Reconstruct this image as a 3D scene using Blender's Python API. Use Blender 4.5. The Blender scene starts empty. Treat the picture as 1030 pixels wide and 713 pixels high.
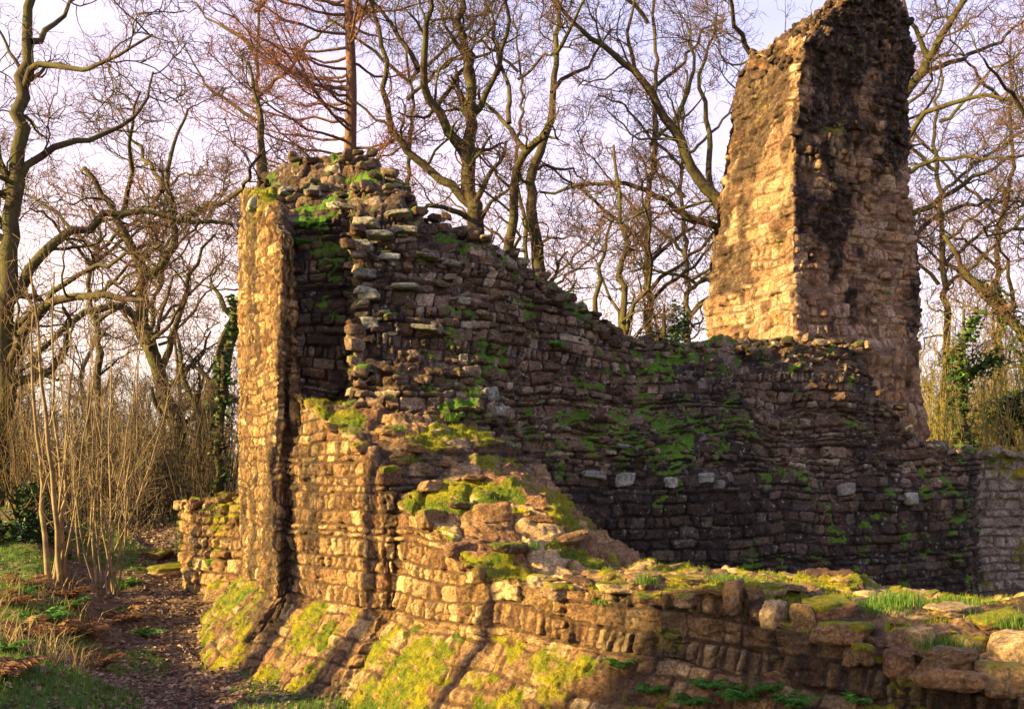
import bpy, math, random
import numpy as np
from mathutils import Vector

S = bpy.context.scene
COL = S.collection
random.seed(7)
R = np.random.RandomState(11)
FX, CX, HY, EYE = 955.0, 515.0, 480.0, 2.2      # photograph calibration: focal length, centre column, horizon row, eye height

# ------------------------------------------------------------------ camera, sky, sun
cam = bpy.data.objects.new('camera', bpy.data.cameras.new('camera')); COL.objects.link(cam)
cam.location = (0, 0, EYE); cam.rotation_euler = (math.radians(90), 0, 0)
cam.data.sensor_width = 36; cam.data.lens = 36 * FX / 1030
cam.data.shift_y = (HY - 356.5) / 1030
cam.data.clip_start = 0.1; cam.data.clip_end = 6000
S.camera = cam
SUN_AZ = (-0.93, -0.37); SUN_EL = math.radians(19)
w = bpy.data.worlds.new('World'); S.world = w; w.use_nodes = True
nt = w.node_tree; nt.nodes.clear()
def wn(t, **k):
    n = nt.nodes.new(t)
    for a, b in k.items(): setattr(n, a, b)
    return n
sky = wn('ShaderNodeTexSky', sky_type='NISHITA', sun_disc=False)
sky.sun_elevation = SUN_EL; sky.sun_rotation = math.atan2(SUN_AZ[0], SUN_AZ[1]) % (2 * math.pi)
sky.air_density = 1.0; sky.dust_density = 1.5; sky.ozone_density = 1.5
tc = wn('ShaderNodeTexCoord'); mp = wn('ShaderNodeMapping'); mp.inputs['Scale'].default_value = (1, 1, 2.6)
nz = wn('ShaderNodeTexNoise'); nz.inputs['Scale'].default_value = 1.7; nz.inputs['Detail'].default_value = 5
rp = wn('ShaderNodeValToRGB'); rp.color_ramp.elements[0].position = 0.36; rp.color_ramp.elements[1].position = 0.66
rp.color_ramp.elements[0].color = (0.5, 0.5, 0.5, 1); rp.color_ramp.elements[1].color = (0.96, 0.96, 0.96, 1)
sep = wn('ShaderNodeSeparateXYZ'); rz = wn('ShaderNodeValToRGB')
e = rz.color_ramp.elements; e[0].position = 0.0; e[0].color = (1.0, 0.80, 0.66, 1); e[1].position = 0.55; e[1].color = (0.56, 0.58, 0.95, 1)
m = e.new(0.16); m.color = (1.0, 0.80, 0.78, 1); m = e.new(0.32); m.color = (0.82, 0.70, 0.90, 1)
mul = wn('ShaderNodeVectorMath', operation='SCALE'); mul.inputs['Scale'].default_value = 7.0
mx = wn('ShaderNodeMix', data_type='RGBA'); bg = wn('ShaderNodeBackground'); wo = wn('ShaderNodeOutputWorld')
L = nt.links.new
L(tc.outputs['Generated'], mp.inputs['Vector']); L(mp.outputs[0], nz.inputs['Vector']); L(nz.outputs['Fac'], rp.inputs['Fac'])
L(tc.outputs['Generated'], sep.inputs[0]); L(sep.outputs['Z'], rz.inputs['Fac']); L(rz.outputs[0], mul.inputs[0])
L(rp.outputs[0], mx.inputs['Factor']); rx = wn('ShaderNodeValToRGB'); rx.color_ramp.elements[0].color = (1.0, .93, .84, 1); rx.color_ramp.elements[1].color = (.78, .85, 1.0, 1); rx.color_ramp.elements[0].position = .3; rx.color_ramp.elements[1].position = .8
xa = wn('ShaderNodeMath', operation='MULTIPLY_ADD'); xa.inputs[1].default_value = .5; xa.inputs[2].default_value = .5; L(sep.outputs['X'], xa.inputs[0]); L(xa.outputs[0], rx.inputs[0])
mm_ = wn('ShaderNodeVectorMath', operation='MULTIPLY'); L(mul.outputs[0], mm_.inputs[0]); L(rx.outputs[0], mm_.inputs[1])
L(sky.outputs[0], mx.inputs['A']); L(mm_.outputs[0], mx.inputs['B'])
L(mx.outputs['Result'], bg.inputs['Color']); bg.inputs['Strength'].default_value = 0.064
L(bg.outputs[0], wo.inputs['Surface'])
sl = bpy.data.lights.new('sun', 'SUN'); sl.energy = 5.0; sl.angle = math.radians(0.6); sl.color = (1.0, 0.73, 0.29)
so = bpy.data.objects.new('sun', sl); COL.objects.link(so)
so.rotation_euler = Vector((-SUN_AZ[0] * math.cos(SUN_EL), -SUN_AZ[1] * math.cos(SUN_EL), -math.sin(SUN_EL))).to_track_quat('-Z', 'Y').to_euler()
S.view_settings.view_transform = 'Standard'; S.view_settings.look = 'None'
S.view_settings.exposure = 2.0; S.view_settings.gamma = 1; S.view_settings.use_curve_mapping = False

# ------------------------------------------------------------------ helpers
def W(px, py, Y): return np.array([(px - CX) / FX * Y, Y, EYE + (HY - py) / FX * Y])
def tag(o, label=None, cat=None, group=None, kind=None):
    if label: o['label'] = label
    if cat: o['category'] = cat
    if group: o['group'] = group
    if kind: o['kind'] = kind
    return o
def empty(name, loc, label=None, cat=None, group=None):
    o = bpy.data.objects.new(name, None); COL.objects.link(o); o.location = [float(v) for v in loc]
    o.empty_display_size = .3
    return tag(o, label, cat, group)
def mesh_obj(name, V, F, mat, parent=None, dat=None, smooth=True):
    V = np.asarray(V, np.float32).reshape(-1, 3); F = np.asarray(F, np.int32)
    if parent is not None: V = V - np.array(parent.location, np.float32)
    me = bpy.data.meshes.new(name); k = F.shape[1]
    me.vertices.add(len(V)); me.vertices.foreach_set('co', V.ravel())
    me.loops.add(F.size); me.loops.foreach_set('vertex_index', F.ravel())
    me.polygons.add(len(F)); me.polygons.foreach_set('loop_start', np.arange(0, F.size, k, dtype=np.int32))
    me.polygons.foreach_set('use_smooth', np.full(len(F), smooth))
    me.update(calc_edges=True)
    if dat is not None:
        a = me.attributes.new('dat', 'FLOAT_COLOR', 'POINT'); a.data.foreach_set('color', np.asarray(dat, np.float32).ravel())
    me.materials.append(mat)
    o = bpy.data.objects.new(name, me); COL.objects.link(o)
    if parent is not None: o.parent = parent
    return o
def crown_of(parts, mats, parent, name='crown'):
    V, F, I, n = [], [], [], 0
    for (v, f), k in parts: V.append(v); F.append(f + n); I.append(np.full(len(f), k, np.int32)); n += len(v)
    o = mesh_obj(name, np.concatenate(V), np.concatenate(F), mats[0], parent)
    if len(mats) > 1: o.data.materials.append(mats[1]); o.data.polygons.foreach_set('material_index', np.concatenate(I))
    return o
def recenter(o, p):
    p = np.array(p, np.float32); n = len(o.data.vertices); c = np.empty(n * 3, np.float32)
    o.data.vertices.foreach_get('co', c); c = c.reshape(-1, 3) - p
    o.data.vertices.foreach_set('co', c.ravel()); o.location = [float(v) for v in p]
def join(parts):
    V, F, D, n = [], [], [], 0
    for v, f, d in parts:
        V.append(v); F.append(f + n); D.append(d); n += len(v)
    return np.concatenate(V), np.concatenate(F), np.concatenate(D)

def h3(i, j, k, s=0):
    h = (i.astype(np.int64) * 374761393 + j.astype(np.int64) * 668265263 + k.astype(np.int64) * 1274126177 + s * 974711) & 0xffffffff
    h = ((h ^ (h >> 13)) * 1274126177) & 0xffffffff
    h = (h ^ (h >> 16)) & 0xffffffff
    h = (h * 2246822519) & 0xffffffff
    return ((h ^ (h >> 15)) & 0xffffff) / float(0xffffff)
def noise(P, sc=1.0, s=0):
    P = P * sc; i = np.floor(P); f = P - i; i = i.astype(np.int64); f = f * f * (3 - 2 * f); r = 0
    for a in (0, 1):
        wa = f[..., 0] if a else 1 - f[..., 0]
        for b in (0, 1):
            wb = f[..., 1] if b else 1 - f[..., 1]
            for c in (0, 1):
                wc = f[..., 2] if c else 1 - f[..., 2]
                r = r + wa * wb * wc * h3(i[..., 0] + a, i[..., 1] + b, i[..., 2] + c, s)
    return r * 2 - 1
def fbm(P, sc, s=0, o=4, g=.5):
    r = 0; a = 1.0; t = 0
    for k in range(o):
        r = r + a * noise(P, sc * 2.03 ** k, s + k * 7); t += a; a *= g
    return r / t * 1.4
def sst(a, b, x):
    t = np.clip((x - a) / (b - a), 0, 1); return t * t * (3 - 2 * t)
def P3(a, b, c=None):
    return np.stack([a, b, np.zeros_like(a) if c is None else c], -1)

def masonry(u, z, seed, hr=(.09, .17), wr=(.16, .4), warp=.06, D=.035, off=.03, miss=.05, flat_below=None):
    if flat_below: warp = warp * (.3 + .7 * sst(flat_below - .3, flat_below + .8, z))
    rs = np.random.RandomState(seed)
    P = P3(u, z)
    zz = z + warp * noise(P, 1.0, seed) * sst(-1, .6, noise(P, .6, seed + 8)) + .022 * noise(P, 3.1, seed + 1) + .008 * noise(P, 11, seed + 2)
    uu0 = u + .03 * noise(P, 3.7, seed + 3) + .010 * noise(P, 13, seed + 4)
    ed = -4 + np.concatenate([[0], np.cumsum(rs.uniform(hr[0], hr[1], 240))])
    r = np.clip(np.searchsorted(ed, zz) - 1, 0, 239)
    zlo, zhi = ed[r], ed[r + 1]
    wv = rs.uniform(wr[0], wr[1], 241)[r]; q = uu0 / wv + rs.uniform(0, 50, 241)[r]
    k = np.floor(q).astype(np.int64); jit = lambda kk: kk + .7 * (h3(r, kk, kk * 0 + 3, seed) - .5)
    k = np.where(q < jit(k), k - 1, np.where(q >= jit(k + 1), k + 1, k))
    a, b = jit(k), jit(k + 1)
    el, er = (q - a) * wv, (b - q) * wv
    du = np.minimum(el, er); dz = np.minimum(zz - zlo, zhi - zz); rr = .03
    e = rr - np.sqrt(np.maximum(rr - du, 0) ** 2 + np.maximum(rr - dz, 0) ** 2)
    e = e + .008 * noise(P, 17, seed + 5)
    rnd = h3(r, k, k * 0 + 11, seed); r2 = h3(r, k, k * 0 + 12, seed); r3 = h3(r, k, k * 0 + 13, seed)
    gap = rs.uniform(.004, .012)
    prof = sst(gap, gap + .022, e)
    h = prof * (D + off * (r2 * 2 - 1) + (el - er) * (r3 - .5) * .3 + (zz - (zlo + zhi) / 2) * (rnd - .45) * .6)
    h = np.where(r3 < miss, -D * 1.3 * prof, h)
    return h, sst(gap, gap + .014, e), rnd
def rubble(x, y, seed, size=.3, D=.03, off=.032):
    P = P3(x, y)
    qx = (x + .08 * noise(P, 2.5, seed)) / size; qy = (y + .08 * noise(P, 2.5, seed + 1)) / size
    ix, iy = np.floor(qx), np.floor(qy); f1 = np.full(x.shape, 9.); f2 = f1.copy(); bi = np.zeros(x.shape); bx = f1 * 0; by = f1 * 0
    for a in (-1, 0, 1):
        for b in (-1, 0, 1):
            cx, cy = (ix + a).astype(np.int64), (iy + b).astype(np.int64)
            px = cx + .15 + .7 * h3(cx, cy, cx * 0, seed); py = cy + .15 + .7 * h3(cx, cy, cx * 0 + 1, seed)
            d = np.sqrt((qx - px) ** 2 + (qy - py) ** 2); hh = h3(cx, cy, cx * 0 + 2, seed)
            c = d < f1
            f2 = np.where(c, f1, np.minimum(f2, d)); bi = np.where(c, hh, bi)
            bx = np.where(c, qx - px, bx); by = np.where(c, qy - py, by); f1 = np.where(c, d, f1)
    e = (f2 - f1) * size / 2
    pr = sst(.004, .05, e)
    h = pr * (D + off * (bi * 2 - 1) + size * bx * (((bi * 7) % 1) - .5) * .28 + size * by * (((bi * 13) % 1) - .5) * .28)
    return h, sst(.002, .018, e), bi

def refine(net, res, cs=None, ct=None):
    net = np.asarray(net, float)
    def axis(n, lens, coarse):
        out = []
        for i in range(n - 1):
            r = res * (coarse[i] if coarse else 1)
            k = max(2, int(math.ceil(lens[i] / r)))
            out.append(i + np.arange(k) / k)
        out.append([n - 1.0]); return np.concatenate(out)
    ls = np.linalg.norm(np.diff(net, axis=0), axis=2); lt = np.linalg.norm(np.diff(net, axis=1), axis=2)
    s = axis(net.shape[0], np.percentile(ls, 75, axis=1), cs); t = axis(net.shape[1], np.percentile(lt, 75, axis=0), ct)
    i = np.minimum(s.astype(int), net.shape[0] - 2); fs = (s - i)[:, None, None]
    A = net[i] * (1 - fs) + net[i + 1] * fs
    j = np.minimum(t.astype(int), net.shape[1] - 2); ft = (t - j)[None, :, None]
    return A[:, j] * (1 - ft) + A[:, j + 1] * ft, s, t
def normals(P):
    a = np.gradient(P, axis=0); b = np.gradient(P, axis=1)
    n = np.cross(a, b); return n / np.maximum(np.linalg.norm(n, axis=2, keepdims=True), 1e-9)
def blur(P, k=2):
    for _ in range(k):
        Q = P.copy(); Q[1:-1] = (P[:-2] + 2 * P[1:-1] + P[2:]) / 4; P = Q
        Q = P.copy(); Q[:, 1:-1] = (P[:, :-2] + 2 * P[:, 1:-1] + P[:, 2:]) / 4; P = Q
    return P
def gridF(n, m, flip=False):
    i = np.arange(n - 1)[:, None] * m + np.arange(m - 1)[None, :]
    F = np.stack([i, i + m, i + m + 1, i + 1], -1).reshape(-1, 4)
    return F[:, ::-1] if flip else F
def stone_surface(net, res, seed, cs=None, ct=None, flip=False, big=.09, ms={}, rub=.3, terr=.13, mossf=None, stain_shade_f=None, soft=3, urow=None, calm=None):
    """control net [along][up] -> dense displaced masonry grid with per-vertex data (tone, stone/mortar, moss, stain)"""
    P, s, t = refine(net, res, cs, ct)
    P = blur(P, soft)
    N = normals(P) * (-1 if flip else 1)
    b0 = sst(.38, .55, N[..., 2]) * sst(.85, .7, N[..., 2]) * sst(1.1, .8, P[..., 2])
    P = P + N * ((1 - .65 * b0) * big * fbm(P, .9, seed, 3) + (1 - .7 * b0) * big * .55 * fbm(P, 3.0, seed + 9, 3))[..., None]
    N = normals(blur(P, 6)) * (-1 if flip else 1)
    bt = b0
    up = sst(.35, .8, N[..., 2]) * (1 - bt)
    Q = P[:, urow] if urow is not None else P.mean(axis=1)
    u = np.concatenate([[0], np.cumsum(np.hypot(*np.diff(Q[:, :2], axis=0).T))])[:, None] + np.zeros(P.shape[:2])
    h1, m1, r1 = masonry(u, P[..., 2], seed, **ms)
    if calm:
        ca = calm(P, N); h1 = h1 * (1 - ca * .7) + ca * (.024 * fbm(P * np.array([1, 1, .22]), 7.5, seed + 80, 4) + .035 * fbm(P, 6, seed + 81, 3) - .012 * sst(.2, 0, np.abs(noise(P * np.array([1, 1, .3]), 4.5, seed + 82))))
    h2, m2, r2 = rubble(P[..., 0], P[..., 1], seed, rub)
    tz = P[..., 2] + .05 * noise(P, 1.3, seed + 20) + .02 * noise(P, 5, seed + 21)
    fr = tz / terr - np.floor(tz / terr)
    P[..., 2] += up * terr * .8 * (sst(.3, .7, fr) - fr) * sst(.15, .5, 1 - up * .5)
    h = h1 * (1 - up) * (1 - .5 * bt) + h2 * up; UU = P3(u * 4.5 + .5 * noise(P, 2, 5), P[..., 2] * .9); h = h + bt * (.03 * fbm(UU, 1, seed + 70, 3) - .035 * sst(.12, .0, np.abs(noise(UU, .6, seed + 75))))
    fine = .022 * fbm(P, 7, seed + 30, 4) + .010 * noise(P, 29, seed + 33) - .02 * sst(.25, .0, np.abs(fbm(P * np.array([1, 1, 1.6]), 5, seed + 35, 2)))
    P = P + N * (h + fine)[..., None]
    st = m1 * (1 - up) + m2 * up; rnd = np.where(up > .5, r2, r1)
    N2 = normals(P) * (-1 if flip else 1)
    nn = fbm(P, 1.1, seed + 40, 4)
    mo = sst(.1, .5, N2[..., 2] * .55 + nn * .75 - .12) * 1.0
    mo = np.clip(mossf(P, N, nn), 0, 1) if mossf else mo
    mo = mo * sst(-.15, .35, N2[..., 2] + .3 * noise(P, 14, seed + 62) + .5 * up)
    sn = stain_shade_f(P, N) if stain_shade_f else sst(.1, .5, fbm(P * np.array([1, 1, .45]), 1.0, seed + 50, 4))
    dat = np.stack([rnd, st, mo, np.clip(sn, 0, 1)], -1).reshape(-1, 4)
    P = P + N * (mo * .006 * (1 + noise(P, 30, seed + 60)))[..., None]
    n, mm = P.shape[:2]
    return P.reshape(-1, 3), gridF(n, mm, flip), dat, N.reshape(-1, 3)

def rocks(C, size, seed, flat=.5, yaw=None, n=5, moss=.5, tilt=.25):
    """many irregular stones in one mesh; C (k,3) centres, size (k,)"""
    rs = np.random.RandomState(seed); C = np.asarray(C, float); k = len(C); size = np.asarray(size, float) * np.ones(k)
    g = np.linspace(-1, 1, n); V, F = [], []
    for ax in range(3):
        for sg in (-1, 1):
            a, b = np.meshgrid(g, g, indexing='ij'); c = np.full_like(a, sg); p = [a, b]; p.insert(ax, c)
            o = sum(len(v) for v in V); V.append(np.stack(p, -1).reshape(-1, 3))
            F.append(gridF(n, n, (sg > 0) == (ax == 1)) + o)
    V = np.concatenate(V); F = np.concatenate(F)
    V = V / (np.sum(np.abs(V) ** 5, axis=1) ** .2)[:, None]
    dims = np.stack([rs.uniform(.7, 1.2, k), rs.uniform(.5, .85, k), rs.uniform(.6, 1.3, k) * flat], -1) * size[:, None]
    P = V[None] * np.ones((k, 1, 1)) + 17.3 * np.arange(k)[:, None, None]
    d = 1 + .22 * fbm(P, .8, seed, 3) + .09 * noise(P, 3.5, seed + 4)
    X = V[None] * d[..., None]
    sh = rs.uniform(-.3, .3, (k, 1)); X[..., 0] += X[..., 2] * sh; X[..., 1] += X[..., 0] * rs.uniform(-.25, .25, (k, 1))
    X = X * dims[:, None]
    ya = rs.uniform(0, 6.28, k) if yaw is None else yaw + rs.uniform(-.35, .35, k)
    ti, tj = rs.uniform(-tilt, tilt, k), rs.uniform(-tilt, tilt, k)
    X[..., 2] += X[..., 0] * ti[:, None] + X[..., 1] * tj[:, None]
    c, s_ = np.cos(ya)[:, None], np.sin(ya)[:, None]
    X = np.stack([X[..., 0] * c - X[..., 1] * s_, X[..., 0] * s_ + X[..., 1] * c, X[..., 2]], -1) + C[:, None]
    nv = len(V); FF = (F[None] + (np.arange(k) * nv)[:, None, None]).reshape(-1, 4)
    up = V[:, 2][None] * np.ones((k, 1))
    mo = np.clip(sst(.2, .9, up + .5 * noise(P, 1.5, seed + 8)) * (rs.rand(k, 1) < moss) * rs.uniform(.5, 1.2, (k, 1)), 0, 1)
    dat = np.stack([rs.rand(k, 1) * np.ones((1, nv)), np.ones((k, nv)), mo, rs.rand(k, 1) ** 2 * np.ones((1, nv)) * .7], -1)
    return X.reshape(-1, 3), FF, dat.reshape(-1, 4)

def tubes(lines, k=5):
    """lines: list of (n,4) arrays x,y,z,r -> verts, faces"""
    by = {}
    for l in lines: by.setdefault(len(l), []).append(l)
    VV, FF, n0 = [], [], 0
    for n, ls in by.items():
        A = np.array(ls); P = A[..., :3]; r = A[..., 3]; T = np.gradient(P, axis=1)
        T /= np.maximum(np.linalg.norm(T, axis=2, keepdims=True), 1e-9)
        T0 = T.mean(axis=1, keepdims=True)
        ref = np.where(np.abs(T0[..., 2:3]) > .75, np.array([1., 0, 0]), np.array([0, 0, 1.]))
        a = np.cross(T, ref); a /= np.maximum(np.linalg.norm(a, axis=2, keepdims=True), 1e-9); b = np.cross(T, a)
        th = np.arange(k) / k * 2 * np.pi
        X = P[:, :, None] + r[:, :, None, None] * (np.cos(th)[None, None, :, None] * a[:, :, None] + np.sin(th)[None, None, :, None] * b[:, :, None])
        q = len(ls); VV.append(X.reshape(-1, 3))
        i = np.arange(n - 1)[:, None] * k + np.arange(k)[None]; j = np.arange(n - 1)[:, None] * k + (np.arange(k)[None] + 1) % k
        f = np.stack([i, j, j + k, i + k], -1).reshape(-1, 4)
        FF.append((f[None] + (np.arange(q) * n * k)[:, None, None]).reshape(-1, 4) + n0); n0 += q * n * k
    return np.concatenate(VV), np.concatenate(FF)

def leaves(C, size, seed, up=.3, aspect=.6, dirs=None):
    """single folded leaf faces: two quads folded along the midrib"""
    rs = np.random.RandomState(seed); k = len(C); size = np.asarray(size) * np.ones(k)
    a = rs.normal(size=(k, 3)) if dirs is None else dirs + rs.normal(size=(k, 3)) * .35
    a[:, 2] *= up if dirs is None else 1
    a /= np.linalg.norm(a, axis=1, keepdims=True)
    n = rs.normal(size=(k, 3)) * .6 + np.array([0, 0, 1]); b = np.cross(n, a); b /= np.maximum(np.linalg.norm(b, axis=1, keepdims=True), 1e-6)
    n = np.cross(a, b); s = size[:, None]; lift = rs.uniform(.05, .35, (k, 1))
    t = C - a * s * .5; e = C + a * s * .5; l = C + b * s * aspect * .5 + n * s * lift * .5; r = C - b * s * aspect * .5 + n * s * lift * .5
    V = np.stack([t, l, e, r], 1).reshape(-1, 3); i = np.arange(k)[:, None] * 4
    F = np.concatenate([i + np.array([[0, 1, 2]]), i + np.array([[0, 2, 3]])])
    d = np.repeat(rs.rand(k, 1), 4, 1).reshape(-1); D = np.stack([d, d, d, np.ones_like(d)], -1)
    return V, F, D
def blades(C, H, seed, wid=.006, lean=.5):
    rs = np.random.RandomState(seed); k = len(C); H = np.asarray(H) * np.ones(k)
    th = rs.uniform(0, 6.28, k); d = np.stack([np.cos(th), np.sin(th), 0 * th], -1); sd = np.stack([-np.sin(th), np.cos(th), 0 * th], -1)
    ln = rs.uniform(.1, 1, (k, 1)) * lean; h = H[:, None]; w_ = wid * rs.uniform(.6, 1.3, (k, 1)) * (.5 + h * 4)
    z = np.array([[0, 0, 1.]])
    p0 = C; p1 = C + z * h * .55 + d * h * ln * .35; p2 = C + z * h * (1 - .35 * ln) + d * h * ln
    V = np.stack([p0 - sd * w_, p0 + sd * w_, p1 - sd * w_ * .7, p1 + sd * w_ * .7, p2 - sd * w_ * .1, p2 + sd * w_ * .1], 1).reshape(-1, 3)
    i = np.arange(k)[:, None] * 6; F = np.concatenate([i + np.array([[0, 1, 3, 2]]), i + np.array([[2, 3, 5, 4]])])
    r = np.repeat(rs.rand(k, 1), 6, 1).reshape(-1); D = np.stack([r, r, r, r], -1)
    return V, F, D

# ------------------------------------------------------------------ materials
class M:
    def __init__(s, name, rough=.9):
        s.m = bpy.data.materials.new(name); s.m.use_nodes = True; s.t = s.m.node_tree; s.b = s.t.nodes['Principled BSDF']
        s.b.inputs['Roughness'].default_value = rough; s.b.inputs['Specular IOR Level'].default_value = .25
        s.geo = s.n('ShaderNodeNewGeometry'); s.at = s.n('ShaderNodeAttribute', attribute_name='dat')
        s.sp = s.n('ShaderNodeSeparateColor'); s.l(s.at.outputs['Color'], s.sp.inputs[0])
    def n(s, t, **k):
        x = s.t.nodes.new(t)
        for a, b in k.items(): setattr(x, a, b)
        return x
    def l(s, a, b): s.t.links.new(a, b)
    def noise(s, sc, det=4, rough=.6, vscale=None):
        x = s.n('ShaderNodeTexNoise'); x.inputs['Scale'].default_value = sc; x.inputs['Detail'].default_value = det; x.inputs['Roughness'].default_value = rough
        src = s.geo.outputs['Position']
        if vscale:
            mp = s.n('ShaderNodeMapping'); mp.inputs['Scale'].default_value = vscale; s.l(src, mp.inputs[0]); src = mp.outputs[0]
        s.l(src, x.inputs['Vector']); return x.outputs['Fac']
    def ramp(s, fac, stops):
        x = s.n('ShaderNodeValToRGB'); e = x.color_ramp.elements
        while len(e) < len(stops): e.new(.5)
        for i, (p, c) in enumerate(stops): e[i].position = p; e[i].color = (*c, 1) if hasattr(c, '__len__') else (c, c, c, 1)
        s.l(fac, x.inputs[0]); return x.outputs[0]
    def mix(s, f, a, b, mode='MIX'):
        x = s.n('ShaderNodeMix', data_type='RGBA', blend_type=mode)
        for v, q in ((f, 'Factor'), (a, 'A'), (b, 'B')):
            if isinstance(v, (int, float)): x.inputs[q].default_value = v if q == 'Factor' else (v, v, v, 1)
            elif isinstance(v, tuple): x.inputs[q].default_value = (*v, 1)
            else: s.l(v, x.inputs[q])
        return x.outputs['Result']
    def math(s, op, a, b):
        x = s.n('ShaderNodeMath', operation=op)
        for i, v in enumerate((a, b)):
            if isinstance(v, (int, float)): x.inputs[i].default_value = v
            else: s.l(v, x.inputs[i])
        return x.outputs[0]
    def bump(s, h, d, st=1.0, prev=None):
        x = s.n('ShaderNodeBump'); x.inputs['Distance'].default_value = d; x.inputs['Strength'].default_value = st; s.l(h, x.inputs['Height'])
        if prev: s.l(prev, x.inputs['Normal'])
        return x.outputs[0]
    def done(s, col, nrm=None):
        s.l(col, s.b.inputs['Base Color'])
        if nrm: s.l(nrm, s.b.inputs['Normal'])
        return s.m

def stone_mat(name, stones, mortar, stain=(.02, .017, .016), stain_shade_k=.8, lichen=.5, moss_a=(.06, .12, .008), moss_b=(.33, .27, .012), streak=None):
    m = M(name, .93); n = len(stones)
    r = m.ramp(m.sp.outputs[0], [(i / (n - 1), c) for i, c in enumerate(stones)])
    n1 = m.noise(7, 6, .7); n2 = m.noise(38, 6, .75); n3 = m.noise(1.3, 4)
    if streak: r = m.mix(m.ramp(n3, [(.35, 0.0), (.65, 1.0)]), r, streak, 'MIX')
    r = m.mix(.85, r, m.ramp(n1, [(.28, .3), (.5, 1.0), (.72, 1.8)]), 'MULTIPLY')
    r = m.mix(.85, r, m.ramp(n2, [(.34, .3), (.5, 1.0), (.66, 1.9)]), 'MULTIPLY')
    mo = m.mix(.8, mortar, m.ramp(n2, [(.3, .4), (.7, 1.6)]), 'MULTIPLY')
    r = m.mix(m.sp.outputs[1], mo, r)
    sf = m.math('MULTIPLY', m.math('MULTIPLY', m.at.outputs['Alpha'], m.ramp(n1, [(.30, 0.0), (.50, 1.0)])), stain_shade_k)
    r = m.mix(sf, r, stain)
    lv = m.noise(11, 5, .65)
    lf = m.math('MULTIPLY', m.ramp(lv, [(.60, 0.0), (.68, 1.0)]), m.math('MULTIPLY', m.sp.outputs[1], lichen))
    r = m.mix(lf, r, (.36, .36, .31))
    mf = m.ramp(m.math('ADD', m.sp.outputs[2], m.math('MULTIPLY', m.math('SUBTRACT', n2, .5), .9)), [(.35, 0.0), (.6, 1.0)])
    mc = m.mix(m.ramp(m.noise(2.7, 5, .7), [(.38, 0.0), (.62, 1.0)]), moss_a, moss_b)
    mc = m.mix(m.ramp(m.noise(8, 6, .75), [(.5, 0.0), (.66, .6)]), mc, (.13, .08, .02))
    mc = m.mix(.8, mc, m.ramp(m.noise(70, 4, .7), [(.3, .4), (.7, 1.6)]), 'MULTIPLY')
    r = m.mix(mf, r, mc)
    vo = m.n('ShaderNodeTexVoronoi', feature='DISTANCE_TO_EDGE'); vo.inputs['Scale'].default_value = 11; vm = m.n('ShaderNodeMapping'); vm.inputs['Scale'].default_value = (1, 1, 1.7)
    wv = m.n('ShaderNodeTexNoise'); wv.inputs['Scale'].default_value = 6; m.l(m.geo.outputs['Position'], wv.inputs['Vector'])
    va = m.n('ShaderNodeVectorMath', operation='MULTIPLY_ADD'); va.inputs[1].default_value = (.3, .3, .3); m.l(wv.outputs['Color'], va.inputs[0]); m.l(m.geo.outputs['Position'], va.inputs[2])
    m.l(va.outputs[0], vm.inputs[0]); m.l(vm.outputs[0], vo.inputs['Vector'])
    ck = m.ramp(vo.outputs['Distance'], [(0.0, 0.0), (.10, 1.0)]); ck = m.math('MAXIMUM', ck, m.ramp(m.noise(3.3, 3), [(.42, 0.0), (.6, 1.0)])); r = m.mix(m.math('MULTIPLY', m.math('SUBTRACT', 1.0, ck), .3), r, m.mix(1.0, r, .3, 'MULTIPLY'))
    b = m.bump(ck, .02, .8); b = m.bump(n1, .06, 1.0, b); b = m.bump(n2, .03, 1.0, b); b = m.bump(m.noise(140, 3, .7), .006, .9, b)
    return m.done(r, b)
MAT = {}
MAT['outer'] = stone_mat('warm_sandstone_rubble', [(.12, .06, .028), (.42, .25, .10), (.22, .11, .05), (.52, .36, .17), (.32, .185, .08), (.16, .08, .04)], (.11, .062, .03), stain_shade_k=.75, lichen=.45)
MAT['inner'] = stone_mat('dark_shaded_rubble', [(.06, .034, .02), (.19, .115, .065), (.10, .056, .034), (.32, .22, .14), (.15, .088, .052), (.075, .044, .028), (.44, .34, .23)], (.032, .02, .012), stain_shade_k=.7, lichen=.9, moss_b=(.11, .24, .015))
MAT['tower'] = stone_mat('stained_tower_rubble', [(.15, .075, .045), (.45, .28, .16), (.26, .13, .07), (.48, .33, .21), (.40, .21, .09)], (.22, .14, .09), stain_shade_k=1.0, lichen=.3, stain=(.035, .022, .016))
MAT['far'] = stone_mat('grey_coursed_stone', [(.24, .18, .13), (.36, .29, .22), (.29, .22, .17)], (.17, .13, .10), stain_shade_k=.5, lichen=.6)

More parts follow.
